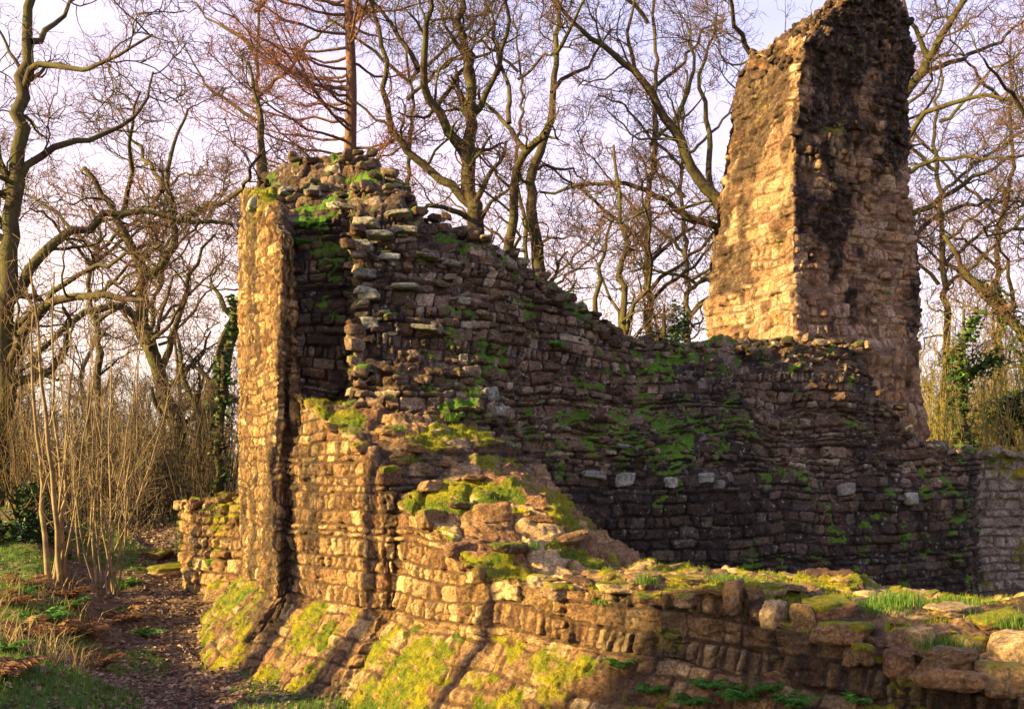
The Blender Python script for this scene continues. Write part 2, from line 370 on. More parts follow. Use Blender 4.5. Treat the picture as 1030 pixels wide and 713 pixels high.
def simple(name, cols, sc, bumpd=.01, rough=.9, attr=False, trans=0):
    m = M(name, rough)
    f = m.sp.outputs[0] if attr else m.noise(sc, 5, .65)
    r = m.ramp(f, cols)
    if attr: r = m.mix(.6, r, m.ramp(m.noise(sc, 3), [(.3, .5), (.7, 1.5)]), 'MULTIPLY')
    mm = m.done(r, m.bump(m.noise(sc * 3, 4), bumpd, .8))
    if trans:
        t = m.n('ShaderNodeBsdfTranslucent'); m.l(r, t.inputs[0]); mx = m.n('ShaderNodeMixShader'); mx.inputs[0].default_value = trans
        m.l(m.b.outputs[0], mx.inputs[1]); m.l(t.outputs[0], mx.inputs[2]); m.l(mx.outputs[0], m.t.nodes['Material Output'].inputs['Surface'])
    return mm
def bark(name, a, b, moss=None):
    m = M(name, .9); n1 = m.noise(9, 6, .7, (1, 1, .25)); r = m.mix(m.ramp(n1, [(.35, 0.0), (.65, 1.0)]), a, b)
    if moss: r = m.mix(m.ramp(m.noise(1.1, 5, .7), [(.40, 0.0), (.60, .85)]), r, moss)
    return m.done(r, m.bump(n1, .04, .9))
MAT['bark'] = bark('mossy_bark', (.025, .016, .011), (.085, .055, .035), (.075, .075, .018))
MAT['twig'] = simple('reddish_twigs', [(.3, (.065, .034, .026)), (.7, (.18, .10, .06))], 1.5, .002)
MAT['larch'] = simple('russet_larch_twigs', [(.3, (.12, .045, .03)), (.7, (.24, .10, .06))], 1.5, .002)
MAT['brush'] = simple('brown_brush', [(.3, (.025, .018, .011)), (.7, (.085, .06, .033))], 1.2, .002)
MAT['bark_red'] = bark('larch_bark', (.09, .045, .03), (.2, .11, .065))
MAT['pale_stem'] = simple('pale_hazel_stems', [(.35, (.11, .08, .045)), (.65, (.27, .20, .11))], 5, .003)
MAT['ivy'] = simple('ivy_leaves', [(0, (.018, .045, .012)), (.6, (.04, .10, .018)), (1, (.10, .17, .03))], 3, .002, .5, True)
MAT['holly'] = simple('dark_evergreen_leaves', [(0, (.012, .03, .012)), (.7, (.03, .065, .02)), (1, (.06, .11, .03))], 3, .002, .5, True)
MAT['grass'] = simple('green_grass', [(0, (.04, .10, .012)), (.6, (.09, .20, .02)), (1, (.22, .26, .05))], 2, .001, .7, True, .35)
MAT['moss'] = simple('moss_fronds', [(0, (.07, .16, .010)), (.5, (.23, .23, .012)), (1, (.42, .34, .02))], 2, .001, .9, True, .25)
MAT['straw'] = simple('straw_grass', [(0, (.20, .13, .05)), (.6, (.34, .25, .10)), (1, (.42, .34, .15))], 2, .001, .8, True, .3)
MAT['leaf'] = simple('fallen_leaves', [(0, (.08, .045, .03)), (.4, (.17, .10, .065)), (.8, (.27, .18, .125)), (1, (.38, .28, .21))], 2, .001, .8, True, .15)
MAT['bracken'] = simple('dead_bracken', [(0, (.12, .045, .02)), (.5, (.20, .10, .045)), (1, (.30, .18, .085))], 2, .001, .8, True, .2)
MAT['fern'] = simple('fern_fronds', [(0, (.03, .10, .012)), (1, (.10, .24, .03))], 2, .001, .6, True, .3)
MAT['farwood'] = simple('far_winter_wood', [(.3, (.07, .045, .03)), (.7, (.17, .12, .07))], .3, .01)
MAT['thicket'] = simple('olive_thicket', [(.3, (.14, .11, .03)), (.7, (.32, .26, .08))], 1, .002)

# ------------------------------------------------------------------ ground
def pathx(y): return np.interp(y, [3, 9.3, 11.5, 13, 15, 18.5, 24, 40], [-2.0, -3.05, -3.85, -4.5, -5.2, -7.0, -9.5, -14])
def G(x, y):
    x = np.asarray(x, float); y = np.asarray(y, float); P = P3(x, y)
    z = 1.2 * sst(11, 19.5, y)
    d = -x - (5.2 + .5 * np.clip(y - 9, 0, 12) + .4 * noise(P, .5, 3))
    z = z + .50 * sst(-1.9, -.2, d) * sst(24, 17, y) - 2.6 * sst(0, 6.5, d) * sst(45, 25, y)
    pd = np.abs(x - pathx(y)); z = z - .10 * sst(.7, .1, pd) * sst(30, 20, y)
    z = z * sst(-1.0, -3.0, x) * sst(60, 40, y) + (1 - sst(-1.0, -3.0, x)) * 1.2 * sst(16, 22, y)
    z = z + .09 * fbm(P, .9, 5, 4) + 1.5 * sst(40, 120, y) * (1 + fbm(P, .02, 6, 2))
    z = z + 9 * sst(90, 500, y)
    return z
def spacing(lo, hi, a, b, fine, far):
    c = list(np.arange(a, b, fine)); s = fine; v = b
    while v < hi: c.append(v); s = min(s * 1.22, far); v += s
    c.append(hi); s = fine; v = a - fine
    while v > lo: c.insert(0, v); s = min(s * 1.22, far); v -= s
    c.insert(0, lo); return np.array(c)
xs = spacing(-2500, 2500, -11, -.6, .035, 120); ys = spacing(-400, 3500, 6, 22, .04, 150)
gx, gy = np.meshgrid(xs, ys, indexing='ij'); gz = G(gx, gy)
GP = np.stack([gx, gy, gz], -1)
near = sst(60, 25, np.hypot(gx, gy))
GP[..., 2] += near * (.03 * fbm(GP, 5, 70, 3) + .012 * noise(GP, 19, 73))
pm = sst(.5, .12, np.abs(gx - pathx(gy)) + .22 * fbm(GP, 1.7, 71, 3)) * sst(28, 18, gy)
gm = sst(-.05, .35, fbm(GP, .8, 72, 4) + .25 - pm)
gdat = np.stack([pm, gm, np.zeros_like(pm), pm * 0 + 1], -1)
m = M('woodland_soil', .95)
soil = m.ramp(m.noise(6, 6, .75), [(.3, (.045, .026, .016)), (.5, (.10, .068, .042)), (.7, (.18, .125, .08))])
grs = m.ramp(m.noise(9, 5, .7), [(.3, (.035, .07, .012)), (.7, (.11, .15, .025))])
gmask = m.ramp(m.math('ADD', m.sp.outputs[1], m.math('MULTIPLY', m.math('SUBTRACT', m.noise(14, 5, .7), .5), .8)), [(.45, 0.0), (.7, 1.0)])
MAT['ground'] = m.done(m.mix(gmask, soil, grs), m.bump(m.noise(30, 5, .7), .03, 1.0))
tag(mesh_obj('ground', GP, gridF(len(xs), len(ys)), MAT['ground'], dat=gdat.reshape(-1, 4)), kind='structure')

# ------------------------------------------------------------------ the outer wall with its battered foot
# stations: px and Y of the break between face and batter (z = .8), outer-top row; then mid/inner top heights
def ost(px, Y, ytop, zmid, zin, thick=2.2, nrm=(-.70, -.714), foot=.78, lean=.05, ymid=.5):
    o = np.array(nrm); o = o / np.linalg.norm(o); B = np.array([(px - CX) / FX * Y, Y]); zt = EYE + (HY - ytop) / FX * Y
    def q(t, z): p = B - o * t; return [p[0], p[1], z]
    return [q(-foot, -.12), q(0, .8), q(lean * .5, (.8 + zt) / 2), q(lean, zt), q(thick * ymid * .5, zt * .5 + zmid * .5), q(thick * ymid, zmid), q(thick, zin), q(thick + .1, .6), q(thick + .1, -.3)]
A_N = (-.905, -.425)
outer = [
    ost(241, 16.2, 197, 6.6, 6.4, .6, A_N), ost(244, 14.0, 192, 6.5, 6.3, .6, A_N), ost(253, 12.9, 194, 6.15, 6.0, .55, A_N), ost(266, 11.95, 210, 5.6, 5.5, .35, A_N), ost(279, 11.2, 232, 5.1, 5.0, .15, A_N),
    # return of the tall section
    ost(290, 11.3, 242, 4.9, 4.8, .12, (-.3, -.95)),
    ost(295, 11.22, 395, 3.2, 3.1, .12, (-.3, -.95)),
    ost(302, 10.95, 408, 3.1, 3.15, 1.2), ost(345, 10.3, 438, 2.9, 2.95, 1.5), ost(383, 9.70, 474, 2.5, 2.6, 1.8),
    ost(396, 9.72, 508, 2.42, 2.4, 2.2),
    ost(435, 9.0, 535, 2.15, 1.75, 2.2), ost(462, 8.6, 562, 1.9, 1.5, 2.2, ymid=.6), ost(492, 8.25, 582, 1.42, 1.3, 2.2), ost(530, 8.0, 590, 1.29, 1.25),
    ost(634, 7.5, 598, 1.30, 1.25), ost(700, 7.05, 598, 1.33, 1.26), ost(742, 6.8, 592, 1.36, 1.26), ost(756, 6.75, 625, 1.29, 1.25),
    ost(800, 6.45, 636, 1.22, 1.26), ost(900, 5.95, 652, 1.18, 1.25), ost(1030, 5.45, 685, 1.14, 1.24), ost(1150, 5.0, 720, 1.15, 1.3), ost(1400, 4.2, 780, 1.1, 1.3)]
def moss_outer(P, N, nn):
    x, y, z = P[..., 0], P[..., 1], P[..., 2]
    up = N[..., 2]
    top = sst(.3, .8, up) * sst(-.1, .5, .6 * nn + .8 * fbm(P, 3.5, 93, 3) - .02)
    bat = sst(.35, .6, up) * sst(1.05, .75, z) * sst(-.3, .45, .6 * nn + .9 * fbm(P * np.array([1, 1, .5]), 3.5, 92, 3) + .04 - .22 * sst(-1.6, .2, x)) * .85
    side = np.maximum(sst(.15, .5, nn) * sst(.8, 0, np.abs(x + .2)) * .7, sst(.0, .4, .5 * nn + .8 * fbm(P, 3, 94, 3) - .05) * sst(.6, 1.6, x) * .8)
    hi = sst(2.5, 4.5, z); top = np.maximum(top, sst(.0, .5, nn + .9 * (z - 4.95 - .38 * (y - 11.2))) * sst(4, 4.6, z))
    return np.maximum(np.maximum(top * (1 - .3 * hi), bat * 1.0), side * sst(2.2, 1.4, z))
root_outer = empty('ruined_curtain_wall', (0, 8.5, 0), 'long ruined sandstone wall in the foreground with a sloping mossy foot, rising in steps to the tall lit stump', 'wall')
net = np.array(outer)
ov, of, od, on = stone_surface(net, .0125, 101, cs=[3] * 1 + [1.2] * 4 + [1] * 15 + [1, 2, 6], ct=[1.2, 1, 1, 1, 1, 1.2, 3, 6], flip=False, big=.06, mossf=moss_outer, stain_shade_f=lambda P, N: sst(.05, .45, .6 * fbm(P * np.array([1, 1, .45]), 1.0, 151, 4) + sst(0, -1.2, P[..., 0]) * .75 * fbm(P * np.array([1, 1, .10]), 5, 152, 4) + .10 * sst(10, 11, P[..., 1]) + .4 * sst(4.5, 6, P[..., 2]) + .34 * sst(.2, 1.8, P[..., 0]) * sst(.9, .3, N[..., 2])), calm=lambda P, N: (.3 + .35 * sst(10.4, 11.2, P[..., 1])) * sst(.8, 1.1, P[..., 2]), rub=.5, terr=.10, urow=10,  # weather stains and streaks, plus shade painted in towards the right of the face
                              ms=dict(hr=(.055, .21), wr=(.07, .32), warp=.13, D=.026, off=.026), soft=2)
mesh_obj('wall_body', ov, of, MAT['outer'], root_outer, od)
OV, ON, OD = ov, on, od
rs = np.random.RandomState(5)
def on_surface(V, N, cond, k, rs):
    idx = np.where(cond)[0]
    return V[rs.choice(idx, min(k, len(idx)), replace=False)]
topc = (ON[:, 2] > .75) & (OV[:, 2] > .95) & (OV[:, 1] < 10)
c1 = on_surface(OV, ON, topc, 130, rs)
v, f, d = rocks(c1 + [0, 0, -.005], rs.uniform(.03, .09, len(c1)), 21, .34, moss=.6)
mesh_obj('rubble_core', v, f, MAT['outer'], root_outer, d)
# large coping stones on the near part, traced one by one: px, py, Y, half size, flatness, yaw, moss
SV = ov; SPX = CX + FX * SV[:, 0] / SV[:, 1]; SPY = HY - FX * (SV[:, 2] - EYE) / SV[:, 1]
def hit(px, py):
    c = np.where((np.abs(SPX - px) < 4) & (np.abs(SPY - py) < 4) & (SV[:, 1] > 1))[0]
    return SV[c[np.argmin(SV[c, 1])]].copy() if len(c) else None
cop = [(775, 584, 7.35, .20, .45, .3, 1), (832, 601, 6.9, .27, .38, .1, 1), (845, 628, 6.5, .24, .55, -.5, 1), (776, 612, 6.75, .17, 1.0, .9, 0), (808, 618, 6.6, .17, .9, 1.1, 0),
       (925, 632, 6.4, .13, .6, .2, 0), (905, 658, 6.0, .19, .95, .8, 0), (955, 655, 6.0, .22, .5, -.3, 0), (955, 672, 5.8, .27, .55, -.4, 0), (1012, 676, 5.6, .2, .6, -.2, 1), (1045, 645, 6.0, .3, .4, 0, 0),
       (985, 640, 6.6, .22, .45, .3, 1), (870, 650, 6.15, .15, .7, .6, 1), (738, 600, 6.95, .16, 1.0, .8, 0), (690, 600, 7.15, .15, .6, .5, 1), (652, 594, 7.6, .17, .45, .2, 1), (620, 582, 8.2, .2, .35, .1, 1),
       (560, 588, 7.95, .19, .35, .3, 1), (585, 575, 8.5, .18, .35, 0, 0), (510, 540, 9.2, .2, .45, .4, 1), (440, 512, 9.6, .2, .5, .5, 1), (500, 505, 9.9, .22, .5, .1, 0), (545, 512, 10.2, .2, .35, .1, 0),
       (575, 532, 10, .22, .3, .2, 0), (460, 498, 9.8, .17, .5, .1, 1), (455, 545, 8.9, .14, .7, .4, 0), (700, 570, 8.6, .28, .2, .1, 1), (790, 576, 8.2, .28, .2, .2, 0), (640, 567, 9, .26, .22, .1, 0),
       (880, 590, 7.6, .3, .2, 0, 0), (960, 600, 7.2, .3, .2, .1, 0), (1010, 612, 6.8, .26, .25, .1, 1), (860, 660, 5.98, .13, 1.0, .7, 0), (720, 588, 7.6, .15, .5, .2, 1),
       (405, 455, 10.0, .16, .5, .6, 1), (392, 470, 9.85, .16, .7, .6, 1), (360, 440, 10.35, .17, .45, .6, 1), (335, 425, 10.7, .15, .5, .5, 1), (420, 440, 10.3, .2, .35, .4, 1), (450, 455, 10.2, .2, .3, .2, 0), (385, 425, 10.6, .16, .4, .5, 1), (430, 480, 9.9, .2, .4, .3, 0), (480, 470, 10.3, .2, .35, .2, 0)]
for i, (px, py, Y, s_, fl, ya, mo) in enumerate(cop):
    p = hit(px, py + s_ * 40); p = W(px, py, Y) if p is None else p
    v, f, d = rocks([p + np.array([0, .03, s_ * fl * .12])], [s_ * (.74 if fl < .8 else .62) * p[1] / Y], 300 + i, fl, yaw=ya, n=14, moss=mo, tilt=.12)
    mesh_obj('coping_stone', v, f, MAT['outer'], root_outer, d)

# ------------------------------------------------------------------ tall stump and inner wall
K = [
 [(286,600,11.5),(286,450,11.5),(284,300,11.55),(278,226,11.7),(279,203,12.7),(268,176,13.6),(262,180,14.5),(255,650,14.9)],
 [(318,650,11.5),(318,430,11.5),(316,310,11.6),(312,222,11.75),(312,195,12.8),(305,163,13.6),(300,165,14.6),(295,650,15)],
 [(350,650,11.6),(350,420,11.65),(350,310,11.75),(350,215,11.95),(350,193,12.9),(343,164,13.6),(340,168,14.6),(335,650,15)],
 [(362,520,10.7),(360,410,11.0),(363,310,11.3),(362,211,11.6),(368,193,12.4),(372,165,13.6),(372,170,14.6),(365,650,15.1)],
 [(400,520,10.3),(400,430,10.7),(400,320,11.4),(402,214,11.8),(402,202,12.3),(400,189,13),(405,195,14.6),(405,650,15.2)],
 [(440,500,10.6),(440,410,11.0),(440,320,11.6),(440,252,12.1),(440,242,12.5),(430,230,13),(440,245,14),(445,650,15)],
 [(490,480,11.0),(490,410,11.4),(490,330,11.9),(490,262,12.3),(490,250,12.6),(490,242,13),(490,250,14),(495,650,14.8)],
 [(540,600,12.0),(540,480,12.1),(540,400,12.5),(538,300,12.9),(536,287,13.1),(535,277,13.4),(537,285,14.2),(540,650,15)],
 [(590,675,12.4),(590,485,12.5),(590,430,12.9),(590,345,13.3),(590,325,13.5),(590,315,13.8),(590,320,14.6),(590,650,15.1)],
 [(640,675,12.8),(640,487,12.9),(640,440,13.3),(640,375,13.8),(640,357,14.0),(640,347,14.4),(640,348,15.2),(645,650,15.7)],
 [(720,675,13.4),(720,490,13.5),(720,445,13.9),(720,378,14.5),(720,358,14.8),(720,348,15.2),(722,349,16),(725,650,16.5)],
 [(800,675,14.1),(800,494,14.2),(800,445,14.6),(800,375,15.1),(800,355,15.4),(800,344,15.7),(802,345,16.6),(805,650,17)],
 [(850,675,14.6),(850,497,14.7),(850,450,15.0),(850,385,15.4),(852,362,15.7),(855,348,16.0),(857,350,16.8),(860,650,17.2)],
 [(880,675,14.9),(880,499,15.0),(880,460,15.3),(880,430,15.6),(880,415,15.8),(880,402,16.0),(885,404,16.8),(890,650,17.3)],
 [(925,675,15.3),(925,502,15.4),(925,480,15.7),(925,462,15.9),(925,453,16.0),(925,447,16.2),(928,447,17),(930,650,17.5)],
 [(972,675,15.8),(972,500,15.9),(972,482,16.1),(972,468,16.3),(972,460,16.4),(972,454,16.6),(977,455,17.4),(980,650,17.8)],
 [(984,675,16.3),(984,500,16.4),(984,482,16.6),(984,470,16.8),(984,462,16.9),(984,457,17.0),(985,457,17.6),(985,650,17.9)],
 [(980,675,17.6),(980,500,17.6),(980,482,17.6),(980,470,17.6),(980,462,17.7),(980,458,17.7),(980,458,17.8),(980,650,17.95)]]
net = np.array([[W(*p) for p in st] for st in K])
def moss_inner(P, N, nn):
    x = P[..., 0]; z = P[..., 2]
    band = sst(.5, 0, np.abs(z - 2.9 + .3 * nn)) * sst(.2, 1.5, x) * sst(8, 6, x)
    left = sst(.8, .2, np.hypot(x + 2.3, (z - 5.2) * .7))
    return sst(.10, .6, .6 * nn + .8 * fbm(P, 4, 91, 3) + .30 * N[..., 2] + .22 * band + .35 * left - .12)
root_in = empty('ruined_inner_wall', (1.5, 13.4, 0), 'dark rubble wall across the middle, tall at left and sloping down to a level mossy stretch', 'wall')
kv, kf, kd, kn = stone_surface(net, .0165, 202, cs=[1] * 14 + [1, 1, 3], ct=[1.3, 1, 1, 1, 1, 1.2, 6], flip=False, big=.10, mossf=moss_inner, stain_shade_f=lambda P, N: sst(.1, .5, fbm(P * np.array([1, 1, .45]), 1.0, 252, 4) + .42 * sst(2.4, 1.9, P[..., 2]) * sst(-.5, .5, P[..., 0]) + .12), rub=.32, terr=.14, urow=30,  # stain patches, plus painted shade darkening the lower face
                              ms=dict(hr=(.045, .19), wr=(.08, .42), warp=.14, flat_below=2.2, D=.032, off=.036, miss=.07), soft=3)
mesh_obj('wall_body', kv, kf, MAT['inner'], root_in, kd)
# ragged stones along the broken crest and down the core
def along(pts, k, jit, rs):
    A = np.array([W(*p) for p in pts]); t = rs.uniform(0, len(A) - 1, k); i = np.minimum(t.astype(int), len(A) - 2); f = (t - i)[:, None]
    return A[i] * (1 - f) + A[i + 1] * f + rs.normal(size=(k, 3)) * jit
crest = [st[5] for st in K[1:16]]; c = along(crest, 240, (.10, .28, .022), rs) - [0, 0, .03]
v1 = rocks(c, rs.uniform(.045, .11, len(c)), 31, .5, moss=.35, yaw=.45)
c = along([st[4] for st in K[0:12]], 150, (.1, .2, .05), rs); v2 = rocks(c, rs.uniform(.045, .1, len(c)), 32, .5, moss=.3, yaw=.45)
c = along([(362, 215, 11.6), (364, 260, 11.45), (362, 310, 11.3), (360, 360, 11.15), (358, 410, 11.0)], 46, (.05, .09, .02), rs); v3 = rocks(c, rs.uniform(.06, .12, len(c)), 33, .5, moss=.25, yaw=.5)
idx = on_surface(kv, kn, (kv[:, 1] < 13.2) & (kv[:, 0] > -2.0) & (kv[:, 0] < .4) & (kn[:, 1] < -.2) & (kv[:, 2] > 2), 340, rs)
v4 = rocks(idx, rs.uniform(.03, .08, len(idx)), 34, .5, moss=.3, yaw=.4)
idx = on_surface(kv, kn, (kv[:, 0] > .4) & (kv[:, 0] < 7.5) & (kn[:, 1] < -.2) & (kv[:, 2] > 2.3), 500, rs)
v5 = rocks(idx, rs.uniform(.025, .07, len(idx)), 35, .5, moss=.3, yaw=.45)
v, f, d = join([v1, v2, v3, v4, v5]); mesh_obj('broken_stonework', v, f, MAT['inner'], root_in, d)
MAT['pale'] = stone_mat('lichened_slabs', [(.22, .20, .16), (.40, .40, .32), (.30, .27, .21)], (.1, .08, .06), stain_shade_k=.6, lichen=.9)
SV = np.concatenate([ov, kv]); SPX = CX + FX * SV[:, 0] / SV[:, 1]; SPY = HY - FX * (SV[:, 2] - EYE) / SV[:, 1]
slabs = [(410, 232, 11.9, .2, .25, .2, 0), (428, 262, 11.9, .2, .28, .2, 1), (340, 205, 12.3, .2, .25, .1, 0), (470, 300, 11.9, .15, .35, .2, 0), (412, 290, 11.5, .18, .3, .3, 0), (430, 330, 11.4, .17, .35, .2, 0), (348, 210, 11.9, .2, .3, .2, 0), (372, 222, 11.6, .26, .25, .1, 0), (385, 238, 11.6, .24, .25, -.1, 0), (365, 245, 11.4, .17, .5, 0, 0), (368, 272, 11.35, .17, .7, .1, 1), (362, 290, 11.2, .14, .5, .3, 0), (375, 300, 11.2, .2, .45, 0, 0), (372, 322, 11.15, .17, .5, .4, 0), (400, 212, 11.9, .2, .3, .3, 0), (395, 255, 11.8, .17, .3, .2, 0),
         (292, 190, 13.0, .17, .6, .2, 0), (318, 190, 13.0, .17, .6, .2, 0), (253, 203, 12.9, .16, .6, .2, 0), (455, 262, 12.0, .16, .4, .2, 0), (600, 480, 12.5, .22, .5, .42, 0), (632, 480, 12.75, .15, .6, .42, 0), (676, 482, 13.1, .12, .8, .42, 0), (722, 485, 13.4, .14, .7, .42, 0),
         (505, 415, 11.5, .13, .8, .3, 0), (497, 393, 11.5, .12, .8, .3, 0), (625, 445, 13.1, .13, .5, .3, 0), (855, 492, 14.6, .14, .7, .4, 0), (920, 500, 15.2, .16, .7, .4, 0), (713, 477, 13.6, .16, .4, .4, 0)]
for i, (px, py, Y, s_, fl, ya, mo) in enumerate(slabs):
    p = hit(px, py); p = W(px, py, Y) if p is None else p
    v, f, d = rocks([p + np.array([0, .0, 0])], [s_ * .8], 500 + i, fl, yaw=ya, n=12, moss=mo, tilt=.12)
    mesh_obj('lichened_stone', v, f, MAT['pale'], root_in, d)

# ------------------------------------------------------------------ right-hand tower fragment
lev = [(620, 712, 797, 930), (345, 715, 797, 924), (290, 715, 798, 921), (235, 717, 798, 919), (180, 725, 798, 916), (140, 731, 799, 914), (100, 738, 800, 911), (80, 742, 802, 912), (61, 752, 804, 913), (56, 768, 805, 913), (42, 776, 808, 913), (22, 812, 826, 911), (4, 836, 846, 909), (-7, 846, 858, 905)]
tw = []
for k, (py, lx, cx, rx) in enumerate(lev):
    yl = 18.0 if py > 70 else [17.9, 17.5, 17.3, 17.2, 17.4, 17.6][k - 8]
    yr = 17.4; yc = 16.0 if py > 40 else 16.0 + (44 - py) * .012
    hgt = lambda Y: py if py < 600 else 615
    Z = EYE + (HY - py) / FX * 16.4 if py < 600 else -.3
    def pt(px, Y):
        p = W(px, py if py < 600 else 480, Y); return [p[0], p[1], p[2] if py < 600 else -.3]
    tw.append([pt(lx, yl), pt((lx + cx) / 2, (yl + yc) / 2 - .08), pt(cx, yc), pt((cx + rx) / 2, (yc + yr) / 2 - .1), pt(rx, yr), pt(rx - 12, 19.2), pt((lx + rx) / 2, 19.0), pt(lx, yl)])
Z = tw[-1][0][2] - .1
tw.append([[p[0] * .45 + 6.8 * .55 * .97, p[1] * .45 + 17.5 * .55, Z + .05] for p in tw[-1]])
net = np.array(tw).transpose(1, 0, 2)
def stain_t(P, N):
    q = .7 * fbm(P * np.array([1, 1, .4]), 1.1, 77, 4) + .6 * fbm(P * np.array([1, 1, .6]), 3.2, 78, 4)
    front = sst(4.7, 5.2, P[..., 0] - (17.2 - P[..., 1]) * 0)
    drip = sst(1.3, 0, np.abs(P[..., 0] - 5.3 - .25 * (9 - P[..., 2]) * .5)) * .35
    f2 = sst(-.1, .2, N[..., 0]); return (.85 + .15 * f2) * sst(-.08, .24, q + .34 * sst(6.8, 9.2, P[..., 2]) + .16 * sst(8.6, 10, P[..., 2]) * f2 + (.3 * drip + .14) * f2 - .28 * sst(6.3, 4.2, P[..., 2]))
root_t = empty('tower_fragment', (5.7, 17.4, 0), 'tall jagged tower fragment with sunlit left face and black-stained front, rising behind the mossy wall', 'tower')
tv, tf, td, tn = stone_surface(net, .0185, 303, cs=[1, 1, 1, 1, 3, 5, 5], ct=[3] + [1] * 13 + [1], flip=False, big=.15, rub=.3, mossf=lambda P, N, nn: .6 * sst(.3, .7, nn + .5 * sst(4, 2.5, P[..., 2])), stain_shade_f=stain_t, calm=lambda P, N: .45 + .15 * sst(.2, -.3, N[..., 0]),
                              ms=dict(hr=(.09, .26), wr=(.10, .38), warp=.2, D=.045, off=.05, miss=.12), soft=3, urow=60)
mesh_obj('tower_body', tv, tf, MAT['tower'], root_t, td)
c = np.concatenate([on_surface(tv, tn, (tv[:, 2] > 9.3) & (tn[:, 2] > .15), 130, rs), on_surface(tv, tn, (tn[:, 1] < -.4) & (tn[:, 0] > .1) & (tv[:, 2] > 3.8), 170, rs)])
v, f, d = rocks(c, rs.uniform(.04, .11, len(c)), 36, .6, moss=.05, yaw=.5)
d[:, 3] = np.clip(stain_t(v, np.tile([.3, -.9, 0.], (len(v), 1))) + .2 * (d[:, 0] - .5), 0, 1); mesh_obj('broken_stonework', v, f, MAT['tower'], root_t, d)

# ------------------------------------------------------------------ far wall, right edge
L0 = [[(915, 665, 16.9), (915, 452, 17.0), (916, 451, 17.9), (916, 665, 17.9)], [(960, 665, 17.1), (960, 455, 17.2), (961, 454, 18.1), (961, 665, 18.1)], [(1030, 665, 17.4), (1030, 459, 17.5), (1030, 458, 18.4), (1030, 665, 18.4)], [(1160, 665, 18), (1160, 464, 18.1), (1160, 463, 19), (1160, 665, 19)]]
root_l = empty('courtyard_wall', (9.5, 17.6, 0), 'low grey coursed wall at the right edge, beyond the corner of the dark wall', 'wall')
v, f, d, n_ = stone_surface([[W(*p) for p in st] for st in L0], .02, 404, ct=[1, 1, 5], big=.05, ms=dict(hr=(.13, .22), wr=(.2, .5), D=.04, off=.03), mossf=lambda P, N, nn: sst(.2, .6, nn + .4 * N[..., 2]))
mesh_obj('wall_body', v, f, MAT['far'], root_l, d)
c = along([(920, 450, 17.4), (1000, 456, 17.7), (1100, 460, 18.1)], 70, (.1, .25, .03), rs); v, f, d = rocks(c, rs.uniform(.07, .15, len(c)), 41, .5, moss=.6)
mesh_obj('coping_rubble', v, f, MAT['far'], root_l, d)

# ------------------------------------------------------------------ low wall stub beside the path
L1 = [[(181, 590, 16.6), (180, 560, 16.6), (184, 512, 16.6), (190, 508, 17.2), (192, 580, 17.4)], [(186, 612, 15.2), (185, 565, 15.3), (189, 508, 15.4), (200, 503, 16.2), (202, 580, 16.4)],
      [(198, 614, 14.6), (197, 570, 14.7), (202, 516, 14.8), (215, 505, 15.6), (216, 580, 15.8)], [(225, 612, 14.2), (225, 570, 14.3), (228, 505, 14.5), (235, 500, 15.3), (236, 580, 15.5)], [(250, 610, 14.0), (250, 570, 14.1), (250, 498, 14.3), (252, 495, 15.1), (252, 580, 15.3)]]
root_s = empty('low_stone_wall', tuple(W(208, 585, 15)), 'low mossy stub of rubble wall beside the path, butting against the tall sunlit stump', 'wall')
v, f, d, n_ = stone_surface([[W(*p) for p in st] for st in L1], .016, 505, ct=[1, 1, 1, 4], big=.07, ms=dict(hr=(.12, .22), wr=(.16, .4), D=.05, off=.04), mossf=lambda P, N, nn: sst(.0, .4, nn + .35 * N[..., 2] + .1))
mesh_obj('wall_body', v, f, MAT['outer'], root_s, d)
c = along([(186, 508, 15.9), (205, 508, 15.2), (228, 502, 14.9), (245, 497, 14.8)], 34, (.08, .15, .03), rs); v, f, d = rocks(c, rs.uniform(.07, .14, len(c)), 42, .6, moss=.6)
mesh_obj('coping_rubble', v, f, MAT['outer'], root_s, d)

